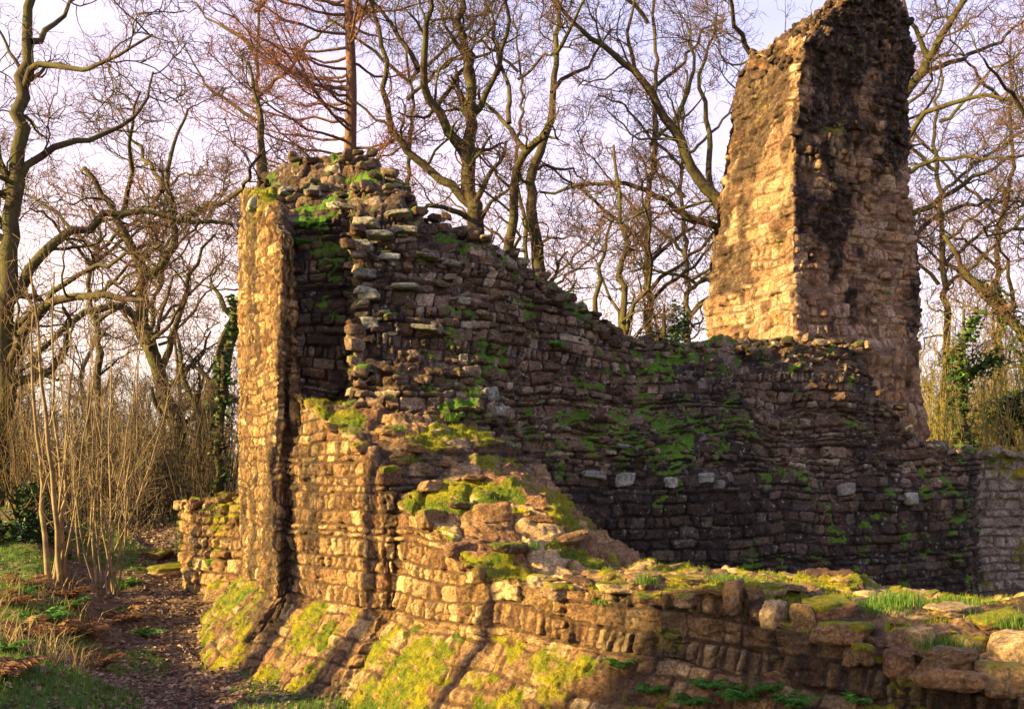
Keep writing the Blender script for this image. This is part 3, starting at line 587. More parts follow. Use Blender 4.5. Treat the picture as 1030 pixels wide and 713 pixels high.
#__PART2__
# ------------------------------------------------------------------ trees
def resamp(L, step):
    L = np.asarray(L, float); d = np.concatenate([[0], np.cumsum(np.linalg.norm(np.diff(L[:, :3], axis=0), axis=1))])
    n = max(4, int(d[-1] / step)); t = np.linspace(0, d[-1], n)
    # smooth (Catmull-like) by interpolating then blurring
    Q = np.stack([np.interp(t, d, L[:, i]) for i in range(4)], -1)
    for _ in range(2): Q[1:-1] = (Q[:-2] + 2 * Q[1:-1] + Q[2:]) / 4
    return Q
def spawn(lines, rs, m, length, n, kink, ang=(35, 75), up=.15, rk=.5, t0=.15, rmin=.006, taper=.35, droop=0, per_m=None, flatk=None):
    """children of every line: vectorised random-walk branches"""
    pos, tan, rad, ls = [], [], [], []
    for l in lines:
        ln = np.linalg.norm(np.diff(l[:, :3], axis=0), axis=1).sum()
        k = m if per_m is None else max(2, int(ln * per_m))
        t = np.concatenate([rs.uniform(t0, .97, k - 1), [.99]]) * (len(l) - 1)
        i = np.minimum(t.astype(int), len(l) - 2); f = (t - i)[:, None]
        p = l[i] * (1 - f) + l[i + 1] * f; d = l[i + 1, :3] - l[i, :3]; d /= np.maximum(np.linalg.norm(d, axis=1, keepdims=True), 1e-9)
        pos.append(p[:, :3]); rad.append(p[:, 3]); tan.append(d); ls.append(1 - .45 * t / (len(l) - 1))
    pos = np.concatenate(pos); rad = np.concatenate(rad); tan = np.concatenate(tan); ls = np.concatenate(ls); K_ = len(pos)
    q = rs.normal(size=(K_, 3)); q -= (q * tan).sum(1, keepdims=True) * tan; q /= np.maximum(np.linalg.norm(q, axis=1, keepdims=True), 1e-9)
    a = np.radians(rs.uniform(*ang, K_))[:, None]; d = tan * np.cos(a) + q * np.sin(a); d[:, 2] += up
    if flatk is not None: d[:, 2] = d[:, 2] * flatk
    d /= np.linalg.norm(d, axis=1, keepdims=True)
    ln = length * ls * rs.uniform(.55, 1.25, K_); r0 = np.maximum(rad * rk * rs.uniform(.7, 1.1, K_), rmin)
    P = [pos]; cur = pos
    for s_ in range(n - 1):
        d = d + rs.normal(size=(K_, 3)) * kink; d[:, 2] += up * .35 - droop; d /= np.linalg.norm(d, axis=1, keepdims=True)
        cur = cur + d * (ln / (n - 1))[:, None]; P.append(cur)
    P = np.stack(P, 1); rr = r0[:, None] * np.linspace(1, taper, n)[None]; rr = np.maximum(rr, rmin * .6)
    A = np.concatenate([P, rr[..., None]], -1)
    return [A[i] for i in range(K_)]
def tree(name, label, cat, limbs, Y, seed, r_twig=.008, dens=1.0, group=None, bk='bark', tw='twig', depth=3.0, l1=2.6, kink=.33, levels=3, upb=.12, trunk_first=True):
    """limbs: [(points (px,py), r0, r1)] traced limb centre lines; the first reaches the ground"""
    rs = np.random.RandomState(seed); L0 = []
    for k, (pts, r0, r1) in enumerate(limbs):
        pts = np.array(pts, float); t = np.linspace(0, 1, len(pts)); r0, r1 = r0 * .8, r1 * .75; dy = 0 if k == 0 else rs.uniform(-1, 1) * depth
        ys_ = Y + dy * t ** 1.3
        A = np.array([W(a, b, y) for (a, b), y in zip(pts, ys_)]); r = r0 + (r1 - r0) * t
        A = np.concatenate([A, r[:, None]], 1)
        if k == 0:
            b = A[0].copy(); g = float(G(b[0], b[1])) - .15
            if g < b[2]: b[2] = g; b[3] *= 1.35; A = np.concatenate([[b], A])
            base = A[0, :3].copy()
        A = resamp(A, .35); A[:, :3] += .05 * rs.normal(size=A[:, :3].shape) * (A[:, 3:4] < 9)
        L0.append(A)
    if base[2] < -2: base[2] = -2
    root = empty(name, base, label, cat, group)
    v, f = tubes(L0, 9); mesh_obj('trunk', v, f, MAT[bk], root)
    A = spawn(L0, rs, 0, l1, 9, kink, up=upb, rk=.45, per_m=1.25 * dens, rmin=.02, t0=.22)
    B = spawn(A, rs, 7, l1 * .5, 7, kink, up=upb * .7, rk=.5, rmin=.012)
    C_ = spawn(B, rs, 5, l1 * .26, 5, kink, up=.08, rk=.6, rmin=r_twig)
    D_ = spawn(C_, rs, 2, l1 * .13, 4, kink, up=.05, rk=.7, rmin=r_twig * .8)
    crown_of([(tubes(A, 5), 0), (tubes(B, 4), 0), (tubes(C_, 3), 1), (tubes(D_, 3), 1)], [MAT[bk], MAT[tw]], root)
    return root, L0, A
G1 = 'bare winter trees behind the ruin'
tree('bare_tree', 'large bare oak at the left edge, with heavy crooked limbs arching to the right', 'tree', [
    ([(-6, 520), (2, 400), (6, 330), (8, 280), (12, 224), (17, 168), (22, 100), (30, 50), (24, 10), (40, -40)], .30, .10),
    ([(2, 400), (-10, 330), (-30, 250), (-40, 150)], .25, .08),
    ([(8, 300), (34, 263), (67, 233), (112, 216), (140, 210), (185, 224), (232, 227)], .15, .05),
    ([(0, 381), (22, 336), (45, 308), (78, 297), (112, 300), (150, 303)], .16, .06),
    ([(8, 200), (45, 148), (84, 148), (112, 132), (146, 115), (151, 73)], .11, .03),
    ([(20, 90), (36, 56), (73, 70), (106, 70), (151, 34)], .10, .03), ([(28, 50), (60, 20), (80, -20)], .09, .03), ([(14, 190), (-20, 120), (-10, 50)], .10, .03),
    ([(45, 308), (80, 270), (120, 262), (170, 245)], .08, .03)], 20, 1, group=G1, l1=2.3)
tree('bare_tree', 'twisting bare oak in the wood, midway between the left edge and the tall stump', 'tree', [
    ([(196, 530), (190, 480), (180, 430), (165, 392), (147, 340), (140, 303), (149, 275), (132, 247), (120, 224), (108, 200), (85, 170)], .30, .08),
    ([(149, 280), (175, 250), (178, 225), (165, 190), (175, 150), (190, 110)], .15, .04), ([(178, 225), (215, 205), (245, 190), (260, 160)], .10, .04),
    ([(142, 320), (110, 300), (70, 320), (40, 360), (10, 380)], .14, .05), ([(120, 224), (135, 180), (130, 130), (140, 90)], .09, .03), ([(165, 190), (140, 150), (120, 110)], .08, .03),
    ([(160, 380), (180, 330), (190, 280), (215, 240)], .12, .04)], 24, 2, group=G1, l1=2.6)
tree('bare_tree', 'thick dark trunk leaning right until the tall stump hides it, behind the path', 'tree', [
    ([(188, 540), (203, 440), (222, 370), (238, 325), (262, 280), (290, 230)], .33, .16), ([(238, 325), (222, 300), (211, 286)], .10, .05), ([(262, 280), (270, 200), (262, 120), (250, 60)], .15, .04),
    ([(205, 430), (185, 380), (178, 330)], .12, .04)], 22, 3, group=G1, l1=2.2)
# larch
def larch():
    rs = np.random.RandomState(4); Y = 27
    A = np.array([list(W(x, y, Y)) + [r] for x, y, r in [(352, 480, .24), (352, 240, .19), (352, 160, .18), (354, 80, .15), (350, 0, .12), (350, -90, .06)]]); A[0, 2] = 1.0
    tr = resamp(A, .5); root = empty('larch_tree', A[0, :3], 'straight-trunked bare larch with russet drooping twigs, rising behind the top of the tall stump', 'tree', G1)
    v, f = tubes([tr], 10); mesh_obj('trunk', v, f, MAT['bark_red'], root)
    zs = np.linspace(8.5, 19, 66); Ls = []
    for i, z in enumerate(zs):
        a = rs.uniform(0, 6.28) if i % 3 else math.pi + rs.uniform(-.5, .5); ln = rs.uniform(2.6, 4.3) * (1.1 if math.cos(a) < 0 else .8) * np.interp(z, [8, 12, 19], [.7, 1, .9]); n = 10
        p = np.array([np.interp(z, tr[:, 2], tr[:, 0]), Y, z]); q = []
        for k in range(n):
            t = k / (n - 1); q.append([p[0] + math.cos(a) * ln * t, p[1] + math.sin(a) * ln * t, p[2] + ln * (.42 * t * t - .12 * t) * rs.uniform(.9, 1.1) + .04 * rs.normal(), .045 * (1 - .75 * t)])
        Ls.append(np.array(q))
    B = spawn(Ls, rs, 16, 1.3, 6, .15, ang=(25, 60), up=.03, rk=.5, rmin=.010, t0=.2); C_ = spawn(B, rs, 9, .42, 4, .2, up=.05, rk=.6, rmin=.008)
    crown_of([(tubes(Ls, 5), 0), (tubes(B, 3), 1), (tubes(C_, 3), 1)], [MAT['bark_red'], MAT['larch']], root)
larch()
tree('bare_tree', 'big forking bare tree rising behind the middle of the sloping wall top', 'tree', [
    ([(480, 420), (478, 240), (474, 197), (469, 160), (474, 120), (474, 66), (463, 22), (460, -30)], .34, .10),
    ([(472, 170), (449, 131), (429, 95), (420, 62), (431, 33), (434, -10)], .19, .07), ([(474, 210), (449, 182), (420, 160), (394, 139), (387, 91), (385, 36), (369, -11)], .17, .06),
    ([(474, 222), (450, 208), (434, 204), (416, 212), (400, 230)], .10, .04), ([(420, 70), (395, 25), (360, -15)], .10, .04), ([(474, 120), (500, 80), (512, 30), (505, -30)], .12, .04), ([(440, 110), (470, 60), (490, 10)], .09, .03),
    ([(474, 66), (450, 30), (430, -20)], .09, .03)], 26, 5, group=G1, dens=.9, l1=2.8)
tree('bare_tree', 'twin-stemmed crooked bare tree standing right of the big forking one', 'tree', [
    ([(546, 430), (544, 270), (536, 231), (532, 196), (536, 162), (554, 133), (556, 93), (561, 49), (559, -20)], .24, .07),
    ([(505, 300), (512, 255), (519, 221), (514, 182), (529, 152), (548, 133)], .18, .12), ([(529, 152), (509, 123), (490, 108), (480, 90)], .10, .04), ([(514, 125), (509, 79), (497, 49), (492, 0)], .09, .03),
    ([(554, 93), (578, 74), (598, 64), (615, 30)], .08, .03), ([(534, 170), (560, 165), (580, 175)], .07, .03), ([(557, 60), (580, 20), (590, -20)], .07, .03)], 25, 6, group=G1, l1=2.5)
tree('bare_tree', 'wide-spreading bare oak behind the tower fragment, limbs showing on both sides of it', 'tree', [
    ([(832, 480), (830, 400), (826, 330), (820, 270), (828, 200), (840, 120), (850, 20), (860, -60)], .45, .15),
    ([(822, 300), (770, 255), (721, 201), (696, 172), (676, 128), (652, 93), (627, 59), (598, 44), (554, 0)], .26, .06),
    ([(820, 280), (760, 250), (721, 228), (686, 216), (657, 192), (627, 182), (578, 187), (544, 196)], .17, .05), ([(826, 340), (760, 300), (716, 285), (676, 275), (637, 270)], .13, .04),
    ([(830, 230), (880, 150), (909, 102), (930, 63), (958, 21), (985, -20)], .24, .09), ([(835, 260), (890, 200), (909, 144), (930, 112), (985, 95), (1040, 100)], .15, .05),
    ([(830, 330), (890, 245), (916, 215), (948, 200), (983, 175), (1035, 154)], .16, .05), ([(830, 350), (890, 280), (916, 246), (930, 222), (983, 203), (1035, 200)], .13, .05),
    ([(855, 190), (912, 172), (960, 155), (1020, 160)], .11, .04), ([(676, 128), (700, 80), (690, 20)], .10, .04), ([(652, 93), (630, 40), (640, -20)], .09, .04), ([(712, 190), (715, 130), (700, 80), (720, 20)], .12, .04),
    ([(840, 180), (790, 100), (745, 40), (730, -20)], .16, .05), ([(935, 60), (915, 20), (905, -20)], .10, .04), ([(925, 75), (965, 60), (1010, 40), (1040, 10)], .10, .04)], 27, 7, group=G1, l1=3.0, dens=.85)
tree('bare_tree', 'slender mossy bare tree with several thin stems, above the low stretch of the dark wall', 'tree', [
    ([(628, 420), (627, 339), (627, 295), (632, 246), (622, 206), (617, 147)], .13, .04), ([(600, 350), (590, 314), (610, 285), (595, 255), (617, 221)], .10, .04), ([(627, 340), (645, 300), (655, 260), (650, 210)], .07, .03),
    ([(627, 330), (610, 300), (600, 270)], .06, .03), ([(632, 250), (660, 220), (680, 190)], .05, .02)], 22, 8, group=G1, l1=1.9)
tree('bare_tree', 'bare tree beyond the right edge, its ivy-wrapped limb leaning in above the grey wall', 'tree', [
    ([(1075, 480), (1062, 420), (1046, 375), (1030, 344), (1014, 311), (998, 294), (981, 280), (964, 262), (950, 240)], .22, .06),
    ([(1050, 380), (1080, 300), (1070, 200), (1050, 100), (1040, 20)], .2, .06), ([(1075, 250), (1030, 230), (990, 235)], .09, .03), ([(1014, 311), (1020, 270), (1000, 240)], .07, .03), ([(1060, 150), (1020, 100), (990, 60)], .08, .03)], 23, 9, group=G1, l1=2.2)
ivy_t, iv0, _ = tree('ivy_clad_tree', 'short crooked trunk wrapped in dark ivy behind the grey wall at right', 'tree', [
    ([(966, 470), (968, 420), (962, 385), (960, 365), (972, 340), (985, 318)], .15, .07), ([(964, 380), (985, 370), (1000, 360)], .07, .03)], 21, 10, l1=1.3, dens=.6)
def ivy_on(lines, per, spread, seed, parent, mat='ivy', size=(.07, .15)):
    rs = np.random.RandomState(seed); C_ = []
    for l in lines:
        k = int(per * len(l)); t = rs.uniform(0, len(l) - 1.01, k); i = t.astype(int); f = (t - i)[:, None]
        p = (l[i] * (1 - f) + l[i + 1] * f)
        cl = .5 + .5 * noise(p[:, :3], 1.6, seed)
        C_.append(p[:, :3] + rs.normal(size=(k, 3)) * (p[:, 3:4] * .7 + spread * cl[:, None]))
    C_ = np.concatenate(C_); v, f, d = leaves(C_, rs.uniform(*size, len(C_)), seed, aspect=.8)
    o = mesh_obj('ivy', v, f, MAT[mat], parent, d, smooth=False); return o
ivy_on(iv0, 120, .14, 61, ivy_t)
rt = [o for o in COL.objects if o.get('label', '').startswith('bare tree beyond the right edge')][0]
A = np.array([list(W(x, y, 23)) + [.12] for x, y in [(1062, 420), (1030, 344), (1014, 311), (998, 294), (985, 285)]]); ivy_on([resamp(A, .3)], 80, .09, 62, rt)
lt = [o for o in COL.objects if o.get('label', '').startswith('thick dark trunk leaning')][0]
ivy_s, s0, _ = tree('ivy_clad_tree', 'slim upright trunk wrapped in green ivy just left of the tall stump', 'tree', [([(214, 520), (217, 450), (226, 400), (232, 360), (238, 300)], .13, .07)], 19, 12, l1=1.1, dens=.6)
ivy_on(s0, 60, .07, 63, ivy_s)
# bare trees standing further back, irregular spacing
far = [(95, 34, 'pale bare tree far back in the wood left of the twisting oak'), (255, 33, 'distant bare tree peeping out over the left shoulder of the tall stump'), 
       (410, 36, 'distant bare tree between the larch and the big forking tree'), (690, 38, 'distant bare tree just left of the tower fragment'), (655, 31, 'thin distant bare tree over the low part of the dark wall'),
       (945, 34, 'distant bare tree just right of the tower fragment'), (1010, 38, 'distant bare tree above the grey wall near the right edge'), (160, 40, 'distant bare tree behind the fork of the twisting oak'), (520, 42, 'distant bare tree seen between the two big middle trees')]
for i, (px, Y, lab) in enumerate(far):
    rs = np.random.RandomState(70 + i); top = -40 + 260 * (Y > 33) * rs.uniform(.2, .55) + (110 if px in (95, 160) else 0)
    lim = [([(px + rs.uniform(-10, 10), 470)] + [(px + rs.uniform(-9, 9), y) for y in np.linspace(380, top, 6)], .2, .05)]
    for k in range(7):
        y0 = rs.uniform(top + 40, 350); sd = rs.choice([-1, 1]); ln = rs.uniform(50, 120)
        lim.append(([(px, y0), (px + sd * ln * .4, y0 - ln * .35), (px + sd * ln * .7, y0 - ln * .6 + rs.uniform(-15, 15)), (px + sd * ln, y0 - ln * rs.uniform(.7, 1.1))], .09, .03))
    tree('bare_tree', lab, 'tree', lim, Y, 90 + i, r_twig=.010, group=G1, l1=2.2, dens=.75, depth=4)

# trees to the left of the camera, outside the frame, that shade the near wall
def side_tree(x, y, h, seed, label, r=.22):
    rs = np.random.RandomState(seed); g = float(G(x, y)); A = []
    L0 = [resamp(np.array([[x + rs.normal() * .12 * k, y + rs.normal() * .12 * k, g + h * k / 6, r * (1 - .11 * k)] for k in range(7)]), .35)]
    root = empty('bare_tree', (x, y, g), label, 'tree', 'bare trees left of the path'); v, f = tubes(L0, 9); mesh_obj('trunk', v, f, MAT['bark'], root)
    A = spawn(L0, rs, 9, h * .2, 9, .3, up=.3, rk=.4, rmin=.015, t0=.66); B = spawn(A, rs, 4, 1.0, 6, .3, rmin=.009); C_ = spawn(B, rs, 3, .4, 4, .3, rmin=.005)
    crown_of([(tubes(A, 5), 0), (tubes(B, 4), 0), (tubes(C_, 3), 1)], [MAT['bark'], MAT['twig']], root); return root
side_tree(-13, 6.65, 17, 31, 'tall bare tree beside the bank, outside the picture, beyond the hollies', .27); side_tree(-13.2, 4.9, 16, 32, 'tall bare tree outside the picture, second from the hollies', .2)
side_tree(-11, 4.0, 15, 36, 'slim tall bare tree outside the picture, closest to the hollies', .14)
def evergreen(name, label, c, rad, k, seed, parent_h=.0, mat='holly', size=(.09, .17), group=None, clump=1.1, thr=-.1):
    rs = np.random.RandomState(seed); c = np.array(c, float); g = float(G(c[0], c[1]))
    root = empty(name, (c[0], c[1], g), label, 'tree' if rad[2] > 1.4 else 'bush', group)
    tr = np.array([[c[0], c[1], g - .1, .12], [c[0] + .05, c[1], c[2] * .5 + g * .5, .10], [c[0], c[1], c[2], .07], [c[0], c[1], c[2] + rad[2] * .7, .03]])
    br = spawn([resamp(tr, .3)], rs, 26, max(rad[:2]) * .9, 6, .2, rmin=.01); v, f = tubes([resamp(tr, .3)] + br, 5); mesh_obj('trunk', v, f, MAT['bark'], root)
    q = rs.normal(size=(k * 3, 3)); q /= np.linalg.norm(q, axis=1, keepdims=True); q *= rs.uniform(.2, 1, (k * 3, 1)) ** .45
    P = c + q * np.array(rad) * (1 + .25 * noise(q, 2.2, seed)[:, None]); keep = noise(P, clump, seed + 1) + .5 * noise(P, clump * 2.7, seed + 2) > thr
    P = P[keep][:k]; v, f, d = leaves(P, rs.uniform(*size, len(P)), seed, aspect=.6); mesh_obj('crown', v, f, MAT[mat], root, d, smooth=False)
evergreen('shade_holly_tree', 'dense evergreen holly outside the left of the picture, added to shade the near wall', (-10.5, 1.25, 3.4), (1.6, 2.1, 3.3), 17000, 41, size=(.13, .24), thr=-.12)  # unseen hollies added to keep the right part of the near wall shaded
evergreen('shade_holly_tree', 'second evergreen holly outside the left of the picture, added for shade', (-13, -1.6, 3.6), (1.8, 1.5, 3.2), 12000, 42, size=(.13, .24), thr=-.15)
evergreen('holly_bush', 'dark holly bush at the left edge below the bank', (-8.3, 15.9, .9), (1.0, .9, 1.5), 9000, 43, size=(.07, .13), thr=-.25)
0 and evergreen('holly_bush', 'small dark evergreen bush against the foot of the lit tower face', W(706, 322, 24), (.6, .6, .9), 2600, 44, size=(.07, .12), thr=.0)
evergreen('holly_bush', 'small dark evergreen bush in the yellow undergrowth above the low wall stretch', W(668, 330, 25), (.7, .6, .9), 2600, 45, size=(.07, .12), thr=.05)
evergreen('holly_bush', 'dark evergreen bush behind the grey wall at the right edge', W(1032, 425, 22), (.9, .7, .8), 4200, 46, size=(.07, .13), thr=-.1)

# hazel coppices on the bank
def coppice(px, py, Y, stems, seed, label, ht=(3.2, 5.0), fan=.19, r=(.007, .021), mat='pale_stem', lean=0):
    rs = np.random.RandomState(seed); b = W(px, py, Y); b[2] = float(G(b[0], b[1])); Ls = []
    for i in range(stems):
        h = rs.uniform(*ht); dx, dy = rs.normal(0, fan, 2); n = 12; rr = rs.uniform(*r); q = []; wx, wy = rs.normal(0, .02, 2); ox, oy = rs.normal(0, .12, 2); x_, y_ = b[0] + ox, b[1] + oy
        for k in range(n):
            t = k / (n - 1); q.append([x_, y_, b[2] - .1 + h * t, rr * (1 - .75 * t)]); x_ += (dx + lean) * h / n * (1 - .3 * t) + rs.normal() * .025; y_ += dy * h / n + rs.normal() * .025
        Ls.append(np.array(q))
    root = empty('hazel_coppice', b, label, 'shrub', 'hazel clumps on the bank'); 
    for l in Ls: v, f = tubes([l], 6); mesh_obj('stem', v, f, MAT[mat], root)
    B = spawn(Ls, rs, 11, .8, 6, .18, ang=(25, 60), up=.22, rk=.45, rmin=.004, t0=.15); C_ = spawn(B, rs, 4, .35, 4, .2, up=.1, rmin=.004)
    crown_of([(tubes(B, 3), 0), (tubes(C_, 3), 0)], [MAT[mat]], root)
coppice(108, 600, 14.3, 10, 51, 'tallest pale hazel clump beside the path, its straight stems fanning upward')
coppice(52, 612, 14.0, 6, 52, 'sparse hazel clump with one thick leaning stem near the left edge', r=(.015, .045), lean=.06)
coppice(78, 585, 15.5, 7, 53, 'hazel clump just behind the two front clumps on the bank', ht=(2.5, 4))
coppice(20, 575, 16.5, 6, 54, 'hazel clump behind, closest to the left edge', ht=(2.2, 3.6), mat='straw')
coppice(128, 560, 18, 7, 55, 'low hazel clump further along the left of the path', ht=(1.8, 3.2))

# undergrowth and distant wood: uncountable
def undergrowth(name, xr, yr, k, seed, mat, label, h=(1.2, 3.5), exclude=None, twm=9):
    rs = np.random.RandomState(seed); Ls = []
    Y = rs.uniform(*yr, k); px = rs.uniform(*xr, k); X = (px - CX) / FX * Y; g = G(X, Y); n = 7
    hh = rs.uniform(*h, k) * (1 + .3 * noise(P3(X, Y), .35, seed)); d = rs.normal(0, .14, (k, 2)); A = np.zeros((k, n, 4)); x_, y_ = X.copy(), Y.copy()
    for i in range(n):
        t = i / (n - 1); A[:, i, 0] = x_; A[:, i, 1] = y_; A[:, i, 2] = g - .05 + hh * t * (1 - .12 * t); A[:, i, 3] = .018 * (1 - .7 * t) * (Y / 22); x_ = x_ + d[:, 0] * hh / n + rs.normal(0, .05, k); y_ = y_ + d[:, 1] * hh / n + rs.normal(0, .05, k)
    Ls = [A[i] for i in range(k)]; B = spawn(Ls, rs, twm, .8, 5, .25, ang=(25, 70), up=.12, rk=.5, rmin=.006, t0=.12); C_ = spawn(B, rs, 3, .3, 3, .3, rmin=.005)
    v, f = tubes(Ls, 3); v1, f1 = tubes(B, 3); v2, f2 = tubes(C_, 3)
    tag(mesh_obj(name, np.concatenate([v, v1, v2]), np.concatenate([f, f1 + len(v), f2 + len(v) + len(v1)]), MAT[mat]), label, 'undergrowth', kind='stuff')
undergrowth('undergrowth', (-80, 235), (18.5, 34), 900, 81, 'brush', 'tangled brown winter undergrowth filling the wood at left', h=(1.5, 4.2))
undergrowth('undergrowth', (-60, 240), (19, 30), 50, 84, 'pale_stem', 'thin pale saplings scattered through the wood at left', h=(2, 4.2))
undergrowth('undergrowth', (585, 735), (19.5, 28), 420, 82, 'thicket', 'golden reed-like undergrowth above the low part of the dark wall', h=(2.2, 3.9))
undergrowth('undergrowth', (900, 1110), (20, 29), 520, 83, 'thicket', 'olive yellow thicket behind the grey wall at right', h=(2.4, 4.9))
def far_wood():
    rs = np.random.RandomState(99); T = []
    for s_ in range(5):
        L0 = [resamp(np.array([[rs.normal() * .1 * k, rs.normal() * .1 * k, 9 * k / 6, .22 * (1 - .12 * k)] for k in range(7)]), .8)]
        A = spawn(L0, rs, 13, 3, 6, .25, up=.3, rk=.4, rmin=.03, t0=.2); B = spawn(A, rs, 8, 1.3, 4, .3, rmin=.02); C_ = spawn(B, rs, 4, .7, 3, .3, rmin=.014)
        v, f = tubes(L0, 5); v1, f1 = tubes(A, 3); v2, f2 = tubes(B, 3); v3, f3 = tubes(C_, 3); n1 = len(v); n2 = n1 + len(v1); n3 = n2 + len(v2)
        T.append((np.concatenate([v, v1, v2, v3]), np.concatenate([f, f1 + n1, f2 + n2, f3 + n3])))
    VV, FF, n = [], [], 0
    for i in range(150):
        Y = rs.uniform(46, 110); x = rs.uniform(-.62, .62) * Y; v, f = T[i % 5]; a = rs.uniform(0, 6.28); s_ = rs.uniform(.75, 1.25)
        q = np.stack([v[:, 0] * math.cos(a) - v[:, 1] * math.sin(a), v[:, 0] * math.sin(a) + v[:, 1] * math.cos(a), v[:, 2]], -1) * s_ + [x, Y, float(G(x, Y)) - .3]
        VV.append(q); FF.append(f + n); n += len(v)
    tag(mesh_obj('distant_woodland', np.concatenate(VV), np.concatenate(FF), MAT['farwood']), 'hazy brown mass of bare woodland in the far distance', 'woodland', kind='stuff')
far_wood()

# ------------------------------------------------------------------ ground cover
rs = np.random.RandomState(17)
def scatter(k, xr, yr, rs): x = rs.uniform(*xr, k); y = yr[0] + (yr[1] - yr[0]) * rs.rand(k) ** 1.3; return x, y
def surf(x, y):
    P = np.stack([x, y, G(x, y)], -1); P[:, 2] += .03 * fbm(P, 5, 70, 3) + .012 * noise(P, 19, 73); return P
x, y = scatter(60000, (-11, -1.5), (7.5, 21), rs); keep = (np.abs(x - pathx(y)) < .45 + .5 * rs.rand(len(x))) | (rs.rand(len(x)) < .30); P = surf(x[keep], y[keep]); P[:, 2] += .012
v, f, d = leaves(P, rs.uniform(.035, .085, len(P)), 5, up=.25, aspect=.65); tag(mesh_obj('leaf_litter', v, f, MAT['leaf'], dat=d, smooth=False), 'brown and pinkish fallen leaves littering the path and bank', 'leaves', kind='stuff')
x, y = scatter(150000, (-11, -1.4), (7.5, 21), rs); P = surf(x, y); gmk = fbm(P, .8, 72, 4) + .36 - 1.2 * sst(.55, .15, np.abs(x - pathx(y)) + .2 * fbm(P, 1.7, 71, 3)); keep = gmk > .12 + .25 * rs.rand(len(x))
P = P[keep][:80000]; v, f, d = blades(P, rs.uniform(.02, .09, len(P)) * (1 + .8 * fbm(P, 1.5, 9, 2)), 6, .0035, .8); tag(mesh_obj('grass', v, f, MAT['grass'], dat=d), 'patches of short bright green grass beside the path', 'grass', kind='stuff')
x, y = scatter(30000, (-12, -4), (9, 20), rs); P = surf(x, y); keep = fbm(P, .9, 33, 3) > .22; P = P[keep]; keep = np.abs(P[:, 0] - pathx(P[:, 1])) > 1.1; P = P[keep][:2200]
v, f, d = blades(P, rs.uniform(.12, .42, len(P)), 7, .003, 1.1); tag(mesh_obj('dry_grass', v, f, MAT['straw'], dat=d), 'dry straw-coloured grass tangled over the bank at left', 'grass', kind='stuff')

# plants that stand on the surfaces seen from the camera side
def frond_plant(name, base, seed, label, cat, n=12, L_=.3, mat='fern', group=None, droop=1.0):
    rs = np.random.RandomState(seed)
    spine = []; C_, Dn, Sz = [], [], []
    for i in range(n):
        a = rs.uniform(0, 6.28); l = L_ * rs.uniform(.6, 1.2); st = rs.uniform(.5, 1.2); q = []
        for k in range(8):
            t = k / 7; r = l * (t * .75 + .1 * t * t); q.append([base[0] + math.cos(a) * r, base[1] + math.sin(a) * r, base[2] + l * st * (t - .75 * droop * t * t), .004 * (1 - .7 * t)])
        q = np.array(q); spine.append(q)
        for k in range(1, 8):
            for sd in (-1, 1):
                for u_ in (0, .5):
                    p = q[k, :3] * (1 - u_) + q[k - 1, :3] * u_; t = (k - u_) / 7; w_ = l * .34 * (1 - t) ** .8 * min(1, t * 4) + .012
                    dn = np.array([-math.sin(a) * sd + math.cos(a) * .35, math.cos(a) * sd + math.sin(a) * .35, -.15]); C_.append(p + dn * w_ * .5); Dn.append(dn); Sz.append(w_)
    v1, f1 = tubes(spine, 3); f1 = np.concatenate([f1[:, [0, 1, 2]], f1[:, [0, 2, 3]]])
    v, f, d = leaves(np.array(C_), np.array(Sz), seed, aspect=.3, dirs=np.array(Dn) * 3); v, f, d = join([(v, f, d), (v1, f1, np.full((len(v1), 4), .4))])
    o = mesh_obj(name, v, f, MAT[mat], None, d, smooth=False); recenter(o, base); tag(o, label, cat, group)
def tuft(base, seed, label, k=90, h=.13, mat='grass', group='grass tufts on the wall', sp=.05):
    rs = np.random.RandomState(seed); C_ = base + np.clip(rs.normal(size=(k, 3)), -1.7, 1.7) * [sp, sp, .006]; v, f, d = blades(C_, rs.uniform(.4, 1.2, k) * h, seed, .0028, .8)
    o = mesh_obj('grass_tuft', v, f, MAT[mat], None, d); recenter(o, base); tag(o, label, 'grass tuft', group)
tf_ = [(352, 432, 'on the lit step left of the mossy slope'), (404, 430, 'on the topmost mossy step'), (415, 462, 'on the second mossy step beside a pale stone'), (603, 603, 'hanging at the outer edge of the near wall, middle'), (530, 548, 'in the hollow of the near wall top'), (655, 585, 'behind the flat stones of the near wall top'),
       (733, 580, 'left of the two big mossy slabs on the near wall'), (880, 610, 'bright, right of the big mossy slab on the near wall'), (905, 603, 'bright, in the middle of the near wall top at right'), (965, 603, 'bright, near the far edge of the wall top at right'), (945, 645, 'beside the rounded white stone on the near wall'), (1015, 625, 'at the right edge on the near wall top'),
       (498, 292, 'on the broken slope below the sloping crest'), (567, 352, 'on the dark wall below its sloping crest'), (612, 374, 'low on the dark wall right of the slope'), (300, 243, 'at the mossy shoulder of the tall stump'), (480, 395, 'beside a dark block on the brown slope'), (458, 420, 'on the brown core slope')]
for i, (px, py, lab) in enumerate(tf_):
    p = hit(px, py)
    if p is not None: tuft(p, 700 + i, ('pale ' if i == 12 else 'green ') + 'grass tuft ' + lab, k=520 if 6 <= i <= 11 else 160, h=.065 + .02 * (i % 3), mat='straw' if i == 12 else 'grass', sp=.11 if 6 <= i <= 11 else .05)
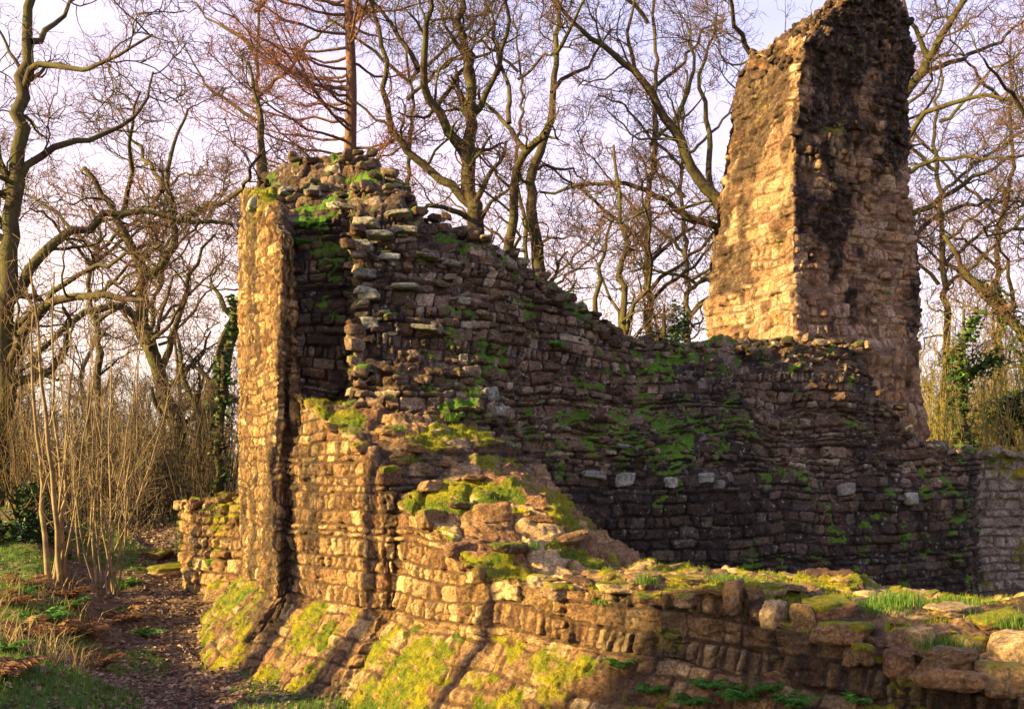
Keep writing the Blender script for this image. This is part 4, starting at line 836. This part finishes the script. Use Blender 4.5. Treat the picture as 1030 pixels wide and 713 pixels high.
fr = [(620, 668, .22, 'green fern on the mossy foot below the middle of the near wall'), (738, 700, .26, 'large green fern at the bottom of the near wall face'), (690, 705, .2, 'green fern left of the large one at the foot of the near wall'), (800, 706, .2, 'green fern at the foot of the near wall, just beyond the large one'), (650, 694, .2, 'low green fern on the mossy foot, below the single fern'), (860, 704, .16, 'small green fern on the shaded face under the rounded stones'), (712, 688, .18, 'green fern pressed against the shaded face above the large fern'), (770, 690, .16, 'small green fern above the foot, between the two bigger ones'),
      (315, 232, .26, 'bright green plant in the mossy notch at the top of the tall stump'), (303, 250, .22, 'green plant hanging lower in the notch of the tall stump'), (560, 345, .16, 'small green plant on the dark wall just below the slope')]
for i, (px, py, l, lab) in enumerate(fr):
    p = hit(px, py)
    if p is not None: frond_plant('fern', p + [0, -.03, 0], 800 + i, lab, 'fern', 16, l)
gp = [(45, 625, .45, 'fern', 'green fern at the front of the bank below the leaning stem'), (4, 655, .4, 'fern', 'green fern cut by the left edge of the picture'), (128, 590, .35, 'fern', 'green fern beside the foot of the tall hazel clump'), (70, 612, .4, 'fern', 'bushy green fern between the hazel stems'), (148, 640, .3, 'fern', 'green fern at the lit edge of the path'), (20, 600, .4, 'fern', 'green fern near the left edge behind the rusty bracken')]
def on_ground(px, py):
    for Y in np.arange(7, 30, .05):
        p = W(px, py, Y); g = float(G(p[0], p[1]))
        if p[2] <= g: return np.array([p[0], p[1], g])
    return None
for i, (px, py, l, mt, lab) in enumerate(gp): frond_plant('fern', on_ground(px, py), 820 + i, lab, 'fern', 13, l, mt)
br = [(12, 610, 'at the left edge, uppermost'), (28, 640, 'between the left edge and the thick leaning stem'), (62, 640, 'just right of the green fern on the bank'), (88, 640, 'in front of the tall hazel clump'), (8, 680, 'low at the left edge near the bottom corner'), (70, 600, 'between the two front hazel clumps'), (96, 672, 'on the lit grass near the bottom, left of the path'), (30, 590, 'behind the leaning stem'), (120, 625, 'right of the tall hazel clump, closest to the path')]
for i, (px, py, lab) in enumerate(br): frond_plant('dead_bracken', on_ground(px, py), 840 + i, 'rust-brown collapsed bracken ' + lab, 'bracken', 13, .5, 'bracken', 'dead bracken on the bank', 1.15)
# mossy boulders by the path
for i, (px, py, s_, fl, lab) in enumerate([(172, 577, .42, .35, 'flat mossy stone lying across the path by the low wall'), (150, 560, .3, .5, 'small mossy stone at the far end of the path'), (222, 598, .3, .6, 'mossy stone against the foot of the tall stump'), (196, 590, .22, .5, 'small mossy stone in front of the low wall')]):
    p = on_ground(px, py); v, f, d = rocks([p], [s_], 900 + i, fl, n=16, moss=1, tilt=.1); o = mesh_obj('mossy_stone', v, f, MAT['outer'], None, d); recenter(o, p); tag(o, lab, 'stone')
# fine moss fronds over the mossy stone near the camera
rs = np.random.RandomState(23); idx = np.where((OD[:, 2] > .55) & (OV[:, 1] < 12.5) & (ON[:, 2] > .3))[0]; idx = rs.choice(idx, min(42000, len(idx)), replace=False)
v, f, d = blades(OV[idx] + rs.normal(size=(len(idx), 3)) * .006, rs.uniform(.012, .035, len(idx)), 8, .0028, 1.0)
tag(mesh_obj('moss', v, f, MAT['moss'], dat=d), 'yellow-green moss fronds covering the wall top and its sloping foot', 'moss', kind='stuff')
